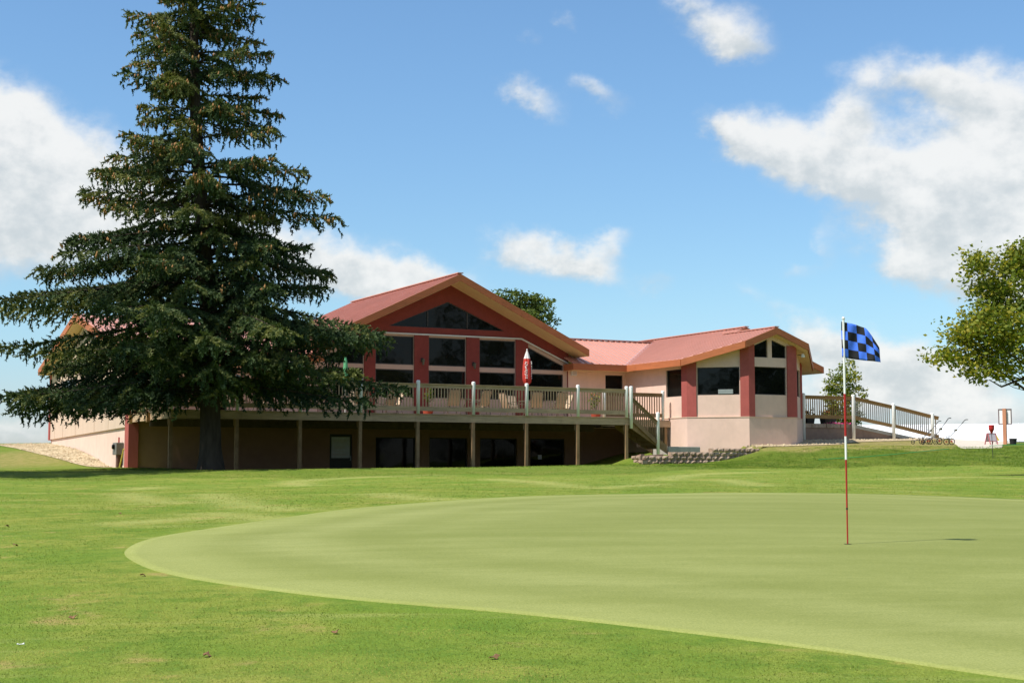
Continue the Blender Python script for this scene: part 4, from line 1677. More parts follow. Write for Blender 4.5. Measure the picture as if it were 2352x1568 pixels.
TB = [(-5.6, 2.3, 'bronze round patio table under the open white parasol'), (-1.35, 2.3, 'bronze round patio table behind the railing under the low spruce branches'),
      (2.75, 2.2, 'bronze round patio table right of the first potted plant'), (6.55, 2.55, 'bronze round patio table beside the closed red umbrella')]
for s, t, l in TB:
    put(table0, 1, s, t, 20, l, 'round patio tables on the deck')
# chair positions: s, t, heading (0 faces right along the deck)
CH = [(-6.75, 2.0, 10, 'tan sling chair left of the table under the white parasol, facing right'),
      (-5.95, 1.15, 75, 'tan sling chair with its back to the railing in front of the white parasol'),
      (-4.75, 1.5, 150, 'tan sling chair right of the white parasol, turned towards it'),
      (-5.3, 3.5, -95, 'tan sling chair behind the table under the white parasol'),
      (-2.55, 2.1, 0, 'tan sling chair on the left of the table under the spruce branches'),
      (-1.9, 1.15, 60, 'tan sling chair leaning back against the railing under the spruce branches'),
      (-.85, 1.2, 110, 'tan sling chair between two white posts with its back to the lawn'),
      (-.2, 2.1, 175, 'pale sunlit sling chair on the right of the spruce-shaded table'),
      (-1.2, 3.4, -90, 'tan sling chair against the window behind the spruce-shaded table'),
      (2.05, 1.15, 80, 'tan sling chair nearest the first potted plant, back to the railing'),
      (3.35, 1.2, 105, 'tan sling chair right behind a white post, back to the railing, near the plant'),
      (3.85, 2.5, 180, 'tan sling chair facing left towards the table by the first plant'),
      (5.35, 2.35, 10, 'sunlit tan sling chair seen side-on, left of the red umbrella table'),
      (6.0, 1.35, 80, 'tan sling chair just left of the post under the red umbrella'),
      (7.05, 1.3, 95, 'tan sling chair just right of the post under the red umbrella'),
      (7.85, 2.3, 185, 'bright sunlit sling chair facing left, right of the red umbrella table'),
      (6.4, 3.8, -85, 'tan sling chair behind the red umbrella table, facing the lawn')]
for s, t, rz, l in CH:
    put(chair0, 0, s, t, rz, l, 'sling chairs on the deck')

# closed red umbrella
o = thing('closed_umbrella', loc(6.68, 3.3, FLOOR), 'closed red and white patio umbrella rising above the deck railing', 'umbrella', YAW)
mb = MB()
mb.tube([(0, 0, 0), (0, 0, 2.98)], .022, 10)
mb.lathe([(0, 3.06), (.022, 3.05), (.028, 3.0), (.02, 2.96)], 10)
obj('pole', mb, white_paint, o)
mb = MB()
mb.lathe([(0, .0), (.26, .0), (.26, .06), (.06, .1), (.04, .3), (0, .3)], 18)
obj('base', mb, iron_dk, o)
mb = MB()
prof = [(2.97, .03), (2.80, .09), (2.62, .145), (2.60, .150), (2.3, .185), (1.95, .205), (1.72, .205), (1.58, .185), (1.48, .11)]
n = 48
for z, r in prof:
    for k in range(n):
        a = 2 * math.pi * k / n
        rr = .88 * r * (1 + (.16 if z < 2.9 else 0.08) * math.cos(a * 8) + .05 * math.sin(3 * a + z * 3))
        mb.v.append((rr * math.cos(a), rr * math.sin(a), z + .02 * math.cos(8 * a) * (z < 1.6)))
for i in range(len(prof) - 1):
    for k in range(n):
        k2 = (k + 1) % n
        mb.f.append((i * n + k, i * n + k2, (i + 1) * n + k2, (i + 1) * n + k))
        mb.mi.append(1 if i < 2 else 0)
cano = obj('canopy', mb, [red_fab, white_fab], o, smooth=True)
# pale lettering running down two of the folds: strokes too small in the photograph to read
mb = MB()
lr = random.Random(3)
for a0 in (R(-128), R(-40)):
    for k in range(9):
        z = 2.45 - k * .085
        rr = .206
        for q in range(2):
            z2 = z + lr.uniform(-.02, .03)
            a = a0 + R(lr.uniform(-13, -2) + q * 14)
            c = Vector((math.cos(a) * rr, math.sin(a) * rr, z2))
            tn = Vector((-math.sin(a), math.cos(a), 0))
            mb.beam(c - tn * .018, c + tn * .018, .022, .05, (0, 0, 1))
obj('lettering', mb, white_fab, cano)

# open white parasol with an orange valance behind the spruce
o = thing('open_parasol', loc(-5.0, 2.6, FLOOR), 'open white parasol with an orange valance half hidden by the spruce', 'umbrella', YAW)
mb = MB()
mb.tube([(0, 0, 0), (0, 0, 2.32)], .022, 10)
obj('pole', mb, white_paint, o)
mb = MB()
mb.lathe([(0, .0), (.26, .0), (.26, .06), (.06, .1), (.04, .3), (0, .3)], 18)
obj('base', mb, iron_dk, o)
mb = MB()
for r, z in ((.02, 2.35), (.6, 2.13), (1.2, 1.86)):
    for k in range(8):
        a = 2 * math.pi * (k + .5) / 8
        mb.v.append((r * math.cos(a), r * math.sin(a), z))
for i in range(2):
    for k in range(8):
        mb.f.append((i * 8 + k, i * 8 + (k + 1) % 8, i * 8 + 8 + (k + 1) % 8, i * 8 + 8 + k))
        mb.mi.append(0)
cano = obj('canopy', mb, white_fab, o)
sd = cano.modifiers.new('cloth', 'SOLIDIFY')
sd.thickness = .012
mb = MB()
for z in (1.856, 1.70):
    for k in range(8):
        a = 2 * math.pi * (k + .5) / 8
        mb.v.append((1.2 * math.cos(a), 1.2 * math.sin(a), z))
for k in range(8):
    mb.f.append((k, (k + 1) % 8, 8 + (k + 1) % 8, 8 + k))
    mb.mi.append(0)
val = obj('valance', mb, orange_fab, cano)
sd = val.modifiers.new('cloth', 'SOLIDIFY')
sd.thickness = .01
# narrow green closed umbrella glimpsed through the branches
o = thing('closed_umbrella', loc(-1.95, 2.9, FLOOR), 'closed bright green patio umbrella glimpsed through the spruce branches', 'umbrella', YAW)
mb = MB()
mb.tube([(0, 0, 0), (0, 0, 2.45)], .02, 8)
obj('pole', mb, white_paint, o)
mb = MB()
mb.lathe([(0, .0), (.26, .0), (.26, .06), (.06, .1), (0, .1)], 18)
obj('base', mb, iron_dk, o)
mb = MB()
mb.lathe([(.02, 2.4), (.07, 2.2), (.10, 1.9), (.11, 1.5), (.09, 1.2), (.03, 1.16)], 12)
obj('canopy', mb, green_fab, o, smooth=True)


def leaf_cloud(centers, nrm_bias, size, count_each, spread, rg, tint_lo=.1, tint_hi=.9, aspect=.6):
    """leaf-sized quads scattered round centres; returns V, Q, tint"""
    C = np.repeat(np.asarray(centers, float), count_each, 0)
    n = len(C)
    off = rg.normal(size=(n, 3)) * np.asarray(spread)
    P = C + off
    d = rg.normal(size=(n, 3))
    d[:, 2] *= .6
    d /= np.linalg.norm(d, axis=1)[:, None]
    up = rg.normal(size=(n, 3)) * .8 + np.asarray(nrm_bias)
    w = np.cross(d, up)
    w /= np.maximum(np.linalg.norm(w, axis=1), 1e-6)[:, None]
    L = size * rg.uniform(.6, 1.3, n)[:, None]
    a = P - d * L * .5
    b = P + w * L * aspect * .5 + d * L * .05
    c = P + d * L * .5
    e = P - w * L * aspect * .5 + d * L * .05
    V = np.stack([a, b, c, e], 1).reshape(-1, 3)
    Q = np.arange(n * 4).reshape(n, 4)
    ct = np.repeat(rg.uniform(tint_lo, tint_hi, len(centers)), count_each)
    t = np.clip(ct + rg.normal(size=n) * .15, 0, 1)
    return V, Q, np.repeat(t, 4)


def pot_plant(p, label, h, blooms=None, pot_r=.24, potm=terra, rg=None):
    rg = rg or rng
    o = thing('potted_plant', p, label, 'plant', YAW, None)
    mb = MB()
    mb.lathe([(0, 0), (pot_r * .75, 0), (pot_r, .26), (pot_r * 1.08, .26), (pot_r * 1.08, .31), (pot_r * .9, .31), (pot_r * .85, .24), (0, .24)], 18)
    obj('pot', mb, potm, o)
    mb = MB()
    cs = []
    for k in range(7):
        a = rg.uniform(0, 6.28)
        r = rg.uniform(.05, .2)
        top = (r * math.cos(a), r * math.sin(a), h * rg.uniform(.7, 1.0))
        mb.tube([(0, 0, .22), (top[0] * .4, top[1] * .4, top[2] * .6), top], .008, 5)
        cs += [top, (top[0] * .8, top[1] * .8, top[2] * .85), (top[0] * .6, top[1] * .6, top[2] * .72)]
    obj('stem', mb, bark2, o)
    V, Q, T = leaf_cloud(cs, (0, 0, 1), .11, 9, .075, rg)
    obj_ = tri_mesh('leaves', V, Q, plant_m, o, T)
    if blooms:
        V, Q, T = leaf_cloud([c for c in cs[::3]], (0, 0, 1), .06, 6, .05, rg)
        tri_mesh('blossoms', V, Q, blooms, o, T)
    return o


pot_plant(loc(.78, .75, FLOOR), 'green potted plant in a terracotta pot right of a white post on the deck', .95)
pot_plant(loc(8.95, 1.25, FLOOR), 'tall yellow-green potted plant in a red pot near the top of the stairs', 1.12, orange_m)

# planters and flowers on the patio behind the ramp rail
pz = FLOOR - .065


def planter(s, t, w, h, label, blooms, rg):
    o = thing('flower_planter', loc(s, t, pz), label, 'planter', YAW)
    mb = MB()
    mb.hexa([(-w * .4, -w * .4, 0), (w * .4, -w * .4, 0), (w * .4, w * .4, 0), (-w * .4, w * .4, 0), (-w / 2, -w / 2, h), (w / 2, -w / 2, h), (w / 2, w / 2, h), (-w / 2, w / 2, h)])
    obj('box', mb, mat('dark planter', (.05, .045, .04), .7, .15), o)
    cs = [(rg.uniform(-w * .5, w * .5), rg.uniform(-w * .5, w * .5), h + rg.uniform(.02, .3)) for _ in range(16)]
    V, Q, T = leaf_cloud(cs, (0, 0, 1), .1, 8, .06, rg)
    tri_mesh('leaves', V, Q, plant_m, o, T)
    V, Q, T = leaf_cloud([(c[0], c[1], c[2] + .04) for c in cs], (0, 0, 1), .08, 6, .06, rg)
    tri_mesh('blossoms', V, Q, blooms, o, T)


prg = np.random.default_rng(5)
planter(20.75, 2.2, .42, .62, 'tall dark planter with orange flowers beside the first ramp post', orange_m, prg)
planter(21.45, 2.4, .5, .42, 'low dark planter with dull red flowers behind the railing beside the small tree', redp_m, prg)
planter(22.35, 2.2, .42, .34, 'planter of red and orange flowers just left of the second ramp post', orange_m, prg)
planter(22.9, 2.5, .42, .40, 'planter of bright red flowers right against the second ramp post', redp_m, prg)
o = thing('pink_petunias', loc(22.6, 1.62, zr0(22) - .03), 'low row of bright pink petunias spilling over the patio wall', 'flowers', YAW)
cs = [(x, prg.uniform(-.1, .05), prg.uniform(0, .07)) for x in np.linspace(-.75, .75, 40)]
V, Q, T = leaf_cloud(cs, (0, -.5, 1), .07, 8, (.05, .05, .03), prg)
tri_mesh('blossoms', V, Q, pink_m, o, T)
V, Q, T = leaf_cloud([(c[0], c[1] + .06, c[2] - .03) for c in cs], (0, 0, 1), .07, 5, (.05, .05, .03), prg)
tri_mesh('leaves', V, Q, plant_m, o, T)


# ------------------------------------------------------------------ flagstick
pin = on_ground(1947, 1250)
FS = thing('flagstick', pin, 'red and white golf flagstick flying a blue and black checked flag on the green', 'flagstick')
PXM = pin[1] / FPX                                # metres per picture pixel at the pin


def ph(y):
    return (1250 - y) * PXM * 1.004


bands = [(1252, 1171, pole_red, .0085), (1171, 1167, rubber, .011), (1167, 1058, pole_red, .0098), (1058, 1005, white_paint, .0125), (1005, 908, pole_red, .0132), (908, 738, white_paint, .0125)]
for y0, y1, m_, r in bands:
    mb = MB()
    mb.tube([(0, 0, ph(y0)), (0, 0, ph(y1))], [r * .86, r * .88], 12)
    obj('pole_section', mb, m_, FS, smooth=False)
mb = MB()
mb.lathe([(0, .03), (.012, .026), (.016, .012), (.012, 0), (0, -.002)], 12, (0, 0, ph(738)))
obj('knob', mb, white_paint, FS, smooth=True)
# cloth: outline as it flies, five by four checks
topc = [(-5, 742), (16, 746), (33, 750), (52, 757), (66, 775), (82, 802)]
botc = [(-5, 824), (18, 828), (38, 831), (56, 833), (70, 834.5), (84, 835.5)]
colx = [0, .13, .36, .58, .80, 1.0]
n, mrow = 30, 16
mb = MB()


def curve(pts, f):
    x = np.linspace(0, 1, len(pts))
    return np.array([np.interp(f, x, [p[0] for p in pts]), np.interp(f, x, [p[1] for p in pts])])


for j in range(mrow + 1):
    v = j / mrow
    for i in range(n + 1):
        u = i / n
        a, b = curve(topc, u), curve(botc, u)
        q = a * (1 - v) + b * v
        dep = .035 * math.sin(u * 5.2 + v * 1.1) * u + .05 * u * (1 - v) * u + .008 * math.sin(u * 17 + v * 5)
        mb.v.append((q[0] * PXM, dep + .0, ph(q[1])))
for j in range(mrow):
    for i in range(n):
        k = j * (n + 1) + i
        mb.f.append((k, k + 1, k + n + 2, k + n + 1))
        c = sum(1 for x in colx[1:-1] if (i + .5) / n > x)
        r_ = int((j + .5) / mrow * 4)
        border = j == 0 or j == mrow - 1 or i == n - 1
        blue = (c + r_) % 2 == 1
        mb.mi.append(0 if blue else 1)
fl = obj('flag', mb, [flag_blue, flag_black], FS, smooth=True, recalc=False)
sd = fl.modifiers.new('cloth', 'SOLIDIFY')
sd.thickness = .002
mb = MB()
mb.lathe([(.0, .006), (.036, .006), (.036, .0075), (0, .0075)], 24)
o = obj('golf_hole', mb, mulch_m)
o.location = tuple(pin)
tag(o, 'dark round golf hole at the foot of the flagstick', 'golf hole')
p = on_ground(70, 1452 + 30)
p = on_ground(42, 1483)
o = thing('golf_tee', p + np.array([0, 0, .010]), 'small white golf tee lying in the grass in the near left corner', 'golf tee', R(10))
o.scale = (.6, .6, .6)
mb = MB()
mb.lathe([(0, 0), (.004, .004), (.004, .035), (.011, .05), (.011, .055), (0, .052)], 10)
q = obj('tee_peg', mb, white_paint, o)
q.rotation_euler = (0, R(84), 0)
mb = MB()
mb.tube([(-.014, 0, .003), (.0, .003, .005)], [.005, .008], 8)
obj('broken_end', mb, white_paint, o)

# fallen leaves on the near lawn
for i, (px, py, w) in enumerate([(168, 1420, 'near the left edge, below the tip of the green'), (275, 1180, 'on lawn above the left tip of the green'), (328, 1323, 'just outside the lower left green rim'),
                                 (15, 1209, 'at the far left edge, highest of all'), (770, 1455, 'below the middle of the lower green rim'), (1135, 1513, 'lowest of those in the near middle lawn'),
                                 (475, 1508, 'lowest of those in the near left lawn'), (35, 1253, 'by the left edge, level with the green tip')]):
    p = on_ground(px, py)
    mb = MB()
    pts = []
    for k in range(10):
        a = 2 * math.pi * k / 10
        r = .026 * (1 if k % 2 == 0 else .6)
        pts.append((r * math.cos(a) * 1.3, r * math.sin(a), .004 + .009 * math.cos(a * 2 + i)))
    mb.v = [(0, 0, .006)] + pts
    mb.f = [(0, 1 + k, 1 + (k + 1) % 10) for k in range(10)]
    mb.mi = [0] * 10
    o = obj('fallen_leaf', mb, leaf_brown)
    sd = o.modifiers.new('leaf', 'SOLIDIFY')
    sd.thickness = .003
    o.location = (p[0], p[1], p[2] + .012)
    o.rotation_euler = (R(12), R(-8), i * 1.3)
    tag(o, 'small brown fallen leaf ' + w, 'leaf', 'fallen leaves on the lawn')

# ------------------------------------------------------------------ things on the crest at right


def drop(px, py, Y):
    p = at(px, py, Y)
    return np.array([p[0], p[1], gz(p[0], p[1])])


def trolley():
    o = thing('golf_trolley', (0, 0, 0), 'golf trolley', 'golf trolley')
    # rolls along +x, handle leans towards +x
    for y in (-.30, .30):
        w = None
        mb = MB()
        pts = [(.135 * math.cos(a), y, .15 + .135 * math.sin(a)) for a in np.linspace(0, 2 * math.pi, 21)]
        mb.tube(pts, .018, 6, caps=False)
        w = obj('wheel', mb, rubber, o)
        mb = MB()
        for k in range(5):
            a = 2 * math.pi * k / 5
            mb.tube([(0, y, .15), (.125 * math.cos(a), y, .15 + .125 * math.sin(a))], .007, 5)
        mb.tube([(0, y - .03, .15), (0, y + .03, .15)], .03, 8)
        obj('hub', mb, red_paint, w)
    mb = MB()
    pts = [(-.62 + .085 * math.cos(a), 0, .10 + .085 * math.sin(a)) for a in np.linspace(0, 2 * math.pi, 17)]
    mb.tube(pts, .016, 6, caps=False)
    mb.tube([(-.62, -.03, .1), (-.62, .03, .1)], .02, 8)
    obj('wheel', mb, rubber, o)
    mb = MB()
    mb.tube([(0, -.3, .15), (-.02, -.16, .24), (-.05, 0, .30), (-.02, .16, .24), (0, .3, .15)], .012, 6)
    mb.tube([(-.62, 0, .1), (-.45, 0, .2), (-.05, 0, .3), (.3, 0, .62), (.62, 0, .96)], .015, 6)
    mb.tube([(-.05, -.14, .42), (-.12, 0, .32), (-.05, .14, .42)], .01, 6)
    mb.tube([(.22, -.13, .72), (.26, 0, .58), (.22, .13, .72)], .01, 6)
    obj('frame', mb, mat('trolley grey', (.13, .13, .135), .4, .1, 8.0), o)
    mb = MB()
    mb.tube([(.62, 0, .96), (.74, 0, 1.10), (.80, 0, 1.13), (.90, 0, 1.13)], .017, 8)
    obj('handle', mb, rubber, o)
    mb = MB()
    mb.box(.30, .37, -.06, .06, .62, .70)
    obj('score_holder', mb, mat('holder plastic', (.12, .11, .07), .6, .1), o)
    return o


tr0 = trolley()
for i, (px, Y, rz, sc, l) in enumerate([(2124, 65.5, 12, .92, 'grey golf trolley nearest the end of the ramp railing'), (2147, 65.0, 24, 1.05, 'middle grey golf trolley with the highest handle, among three on the crest'), (2180, 65.4, 5, 1.0, 'grey golf trolley nearest the concrete path')]):
    o = tr0 if i == 0 else copy_tree(tr0)
    o.location = tuple(drop(px, 1018, Y))
    o.rotation_euler = (0, 0, R(rz))
    o.scale = (sc, sc, sc)
    tag(o, l, None, 'golf trolleys parked beside the ramp')

# post with a framed board, seen from behind
o = thing('course_sign', drop(2309, 1017, 66.5), 'white framed board on a reddish wooden post, seen from behind', 'sign', R(-32))
s_ = 66.5 / FPX
mb = MB()
mb.box(-.075, .075, -.07, .07, -.3, 82 * s_)
obj('post', mb, sign_wood, o)
mb = MB()
mb.box(-14 * s_, 14 * s_, .075, .095, 46 * s_, 81 * s_)
b_ = obj('board', mb, white_paint, o)
mb = MB()
for a, b, c, d in ((-14.8, -13, 45.6, 81.4), (13, 14.8, 45.6, 81.4), (-13, 13, 45.6, 47.6), (-13, 13, 79.4, 81.4)):
    mb.box(a * s_, b * s_, .055, .115, c * s_, d * s_)
obj('frame', mb, mat('sign frame', (.14, .09, .09), .6, .1), b_)
# sandwich board
o = thing('sandwich_board', drop(2277, 1018, 66), 'faded red sandwich board with a grey panel standing on the concrete path', 'sign', R(24))
s_ = 66 / FPX
mb = MB()
w, h = .21, .52
for y0, sg in ((-.18, 1), (.18, -1)):
    for x in (-w, w):
        mb.beam((x, y0, 0), (x, y0 * .15, h), .04, .03, (0, 1, 0))
    for f in (.98, .30):
        mb.beam((-w, y0 + (y0 * .15 - y0) * f, h * f), (w, y0 + (y0 * .15 - y0) * f, h * f), .03, .04, (0, 1, 0))
obj('frame', mb, pinkframe, o)
for y0 in (-.18, .18):
    mb = MB()
    ya, yb = y0 + (y0 * .15 - y0) * .32, y0 + (y0 * .15 - y0) * .96
    mb.hexa([(-w + .02, ya - .006, h * .32), (w - .02, ya - .006, h * .32), (w - .02, ya + .006, h * .32), (-w + .02, ya + .006, h * .32), (-w + .02, yb - .006, h * .96), (w - .02, yb - .006, h * .96), (w - .02, yb + .006, h * .96), (-w + .02, yb + .006, h * .96)])
    obj('panel', mb, grey_face, o)
# yellow pennant behind the board
o = thing('yellow_pennant', drop(2288, 1016, 68), 'small yellow triangular pennant behind the sandwich board', 'flag')
mb = MB()
mb.tube([(0, 0, -.1), (0, 0, .50)], .012, 6)
obj('stick', mb, iron_dk, o)
mb = MB()
mb.slab([(.0, 0, .44), (.0, .012, .44), (.0, .012, .44)], .0) if False else mb.add([(0, -.005, .46), (.18, -.005, .15), (0, -.005, .17), (0, .005, .46), (.18, .005, .15), (0, .005, .17)], [(0, 1, 2), (5, 4, 3), (0, 3, 4, 1), (1, 4, 5, 2), (2, 5, 3, 0)])
obj('pennant', mb, yellow_m, o)
# red marker on a thin stake standing on the bank
p = on_ground(2281, 1053)
o = thing('marker_stake', p, 'thin dark stake on the bank carrying a red cone shaped marker', 'marker')
s_ = p[1] / FPX
mb = MB()
mb.tube([(0, 0, -.1), (-.03, 0, 58 * s_)], .011, 6)
obj('stake', mb, iron_dk, o)
mb = MB()
mb.lathe([(0, 57 * s_), (.03, 58 * s_), (.10, 67 * s_), (.105, 76 * s_), (.09, 77 * s_), (0, 77 * s_)], 16, (-.03, 0, 0))
obj('marker', mb, red_paint, o)
# black tub
o = thing('black_tub', drop(2327, 1017, 66), 'black plastic tub standing on the grass right of the sign post', 'tub')
mb = MB()
mb.lathe([(0, 0), (.13, 0), (.16, .2), (.165, .24), (.18, .24), (.18, .265), (.15, .265), (.14, .05), (0, .05)], 20)
obj('tub_body', mb, rubber, o)
# green rope across the bank
for pts, l in (([(1880, 1058), (1925, 1055), (1985, 1051.5), (2050, 1046), (2120, 1039), (2180, 1033)], 'thin green rope lying across the grassy bank below the trolleys'),
               ([(2272, 1026), (2310, 1024.5), (2352, 1022.5)], 'short piece of green rope lying on the crest at the right edge')):
    P_ = [on_ground(*q) for q in pts]
    mb = MB()
    xs = np.linspace(0, len(P_) - 1, 40)
    A_ = np.array(P_)
    line = [(np.interp(x, range(len(P_)), A_[:, 0]), np.interp(x, range(len(P_)), A_[:, 1])) for x in xs]
    mb.tube([(a, b, gz(a, b) + .05) for a, b in line], .013, 6)
    tag(obj('rope', mb, green_rope), l, 'rope')

# concrete path crossing the crest
poly = np.array([on_ground(*q)[:2] for q in [(2193, 1018.8), (2201, 1025), (2212, 1029.5), (2240, 1029.5), (2290, 1028.5), (2302, 1026.5), (2306, 1020)]])
m_ = (poly[0] + poly[-1]) / 2
poly = np.r_[poly, [poly[-1] + np.array([3.0, 7.0]), poly[0] + np.array([2.0, 8.0])]]
sheet_in('path', smooth_closed(poly, 5), path_m, .4, .012, 'pale concrete path coming over the crest')


# ------------------------------------------------------------------ gravel beds
def gravel_bed(name, poly_st, label, n, rg):
    poly = np.array([loc(s, t, 0)[:2] for s, t in poly_st])
    poly = smooth_closed(poly, 5)
    c = poly.mean(0)
    k = len(poly)
    mb = MB()
    R_ = 7
    V = np.concatenate([c + (poly - c) * (1 - i / R_) for i in range(R_)] + [c[None]])
    z = ground_z(V[:, 0], V[:, 1]) + .02
    mb.v = [tuple(x) for x in np.c_[V, z]]
    for i in range(R_ - 1):
        for j in range(k):
            mb.f.append((i * k + j, i * k + (j + 1) % k, (i + 1) * k + (j + 1) % k, (i + 1) * k + j))
    mb.f += [((R_ - 1) * k + j, (R_ - 1) * k + (j + 1) % k, R_ * k) for j in range(k)]
    # stones
    lo, hi = poly.min(0), poly.max(0)
    P = rg.uniform(lo, hi, (n * 3, 2))
    P = P[edge_dist(P, poly) > 0.0][:n]
    zz = ground_z(P[:, 0], P[:, 1]) + .02
    for (x, y), h in zip(P, zz):
        r = rg.uniform(.03, .075)
        b = len(mb.v)
        j = rg.uniform(.6, 1.3, 6) * r
        mb.v += [(x + j[0], y, h), (x - j[1], y, h), (x, y + j[2], h), (x, y - j[3], h), (x, y, h + j[4] * .75), (x, y, h - r * .5)]
        mb.f += [(b, b + 2, b + 4), (b + 2, b + 1, b + 4), (b + 1, b + 3, b + 4), (b + 3, b, b + 4), (b + 2, b, b + 5), (b + 1, b + 2, b + 5), (b + 3, b + 1, b + 5), (b, b + 3, b + 5)]
    mb.mi = [0] * len(mb.f)
    gm = mat('tan gravel', (.42, .33, .20), .95, .3, 7.0, bump=.8, bscale=20, spec=.1, col2=(.62, .50, .33))
    o = obj(name, mb, gm)
    return tag(o, label, 'gravel', kind='stuff')


grg = np.random.default_rng(3)
gravel_bed('gravel', [(-9.9, 9.2), (-9.9, 14), (-9.9, 19), (-9.9, 24.5), (-12.2, 24.6), (-12.0, 20), (-11.6, 15), (-11.1, 11.5), (-10.5, 9.4)], 'tan gravel bed sloping along the left wall', 1500, grg)
gravel_bed('gravel', [(14.6, -1.5), (16, -1.75), (18, -2.0), (19.8, -1.7), (21.4, -.6), (23.5, .55), (26, .75), (29.2, .9), (29.0, 1.55), (20.2, 1.55), (18.2, -.6), (15.4, -.92)], 'tan gravel strip round the octagonal wing and along the ramp', 1500, grg)

# ------------------------------------------------------------------ white shed far right
YS = 120.0
a_, b_ = at(2010, 1000, YS + 4), at(2364, 1000, YS)
d_ = (b_ - a_)
L_ = math.hypot(d_[0], d_[1])
gzs = gz(b_[0], b_[1])
o = thing('white_shed', (a_[0], a_[1], 0), 'long low shed with a plain white metal roof behind the crest at right', 'shed', math.atan2(d_[1], d_[0]))
ez, rz_ = at(0, 1013, YS)[2], at(0, 966.5, YS)[2]
HW = 7.0                                          # half depth
mb = MB()
mb.slab([(-3, -.5, ez), (L_, -.5, ez), (L_ - .0, HW, rz_), (-3, HW, rz_)], .1)
mb.slab([(-3, HW, rz_), (L_, HW, rz_), (L_, 2 * HW + .5, ez), (-3, 2 * HW + .5, ez)], .1)
x = -2.9
while x < L_:
    mb.beam((x, -.48, ez + .015), (x, HW, rz_ + .015), .04, .03)
    x += .9
obj('roof', mb, white_metal, o)
mb = MB()
mb.beam((-3, -.56, ez - .06), (L_, -.56, ez - .06), .1, .13)
obj('gutter', mb, mat('gutter grey', (.2, .2, .21), .5, .05), o)
mb = MB()
w_ = Wall((-2.7, 0), (L_ - .3, 0))
w_.plate(mb, rect(0, L_ + 2.4, gzs - 1.5, ez - .1), -.1, 0)
for x in (-2.7, L_ - .3):
    mb.add([(x, 0, gzs - 1.5), (x, 2 * HW, gzs - 1.5), (x, 2 * HW, ez - .1), (x, HW, rz_ - .15), (x, 0, ez - .1)], [(0, 1, 2, 3, 4)])
mb.box(-2.7, L_ - .3, 2 * HW, 2 * HW + .1, gzs - 1.5, ez - .1)
obj('wall', mb, mat('shed wall', (.66, .66, .64), .6, .04), o)


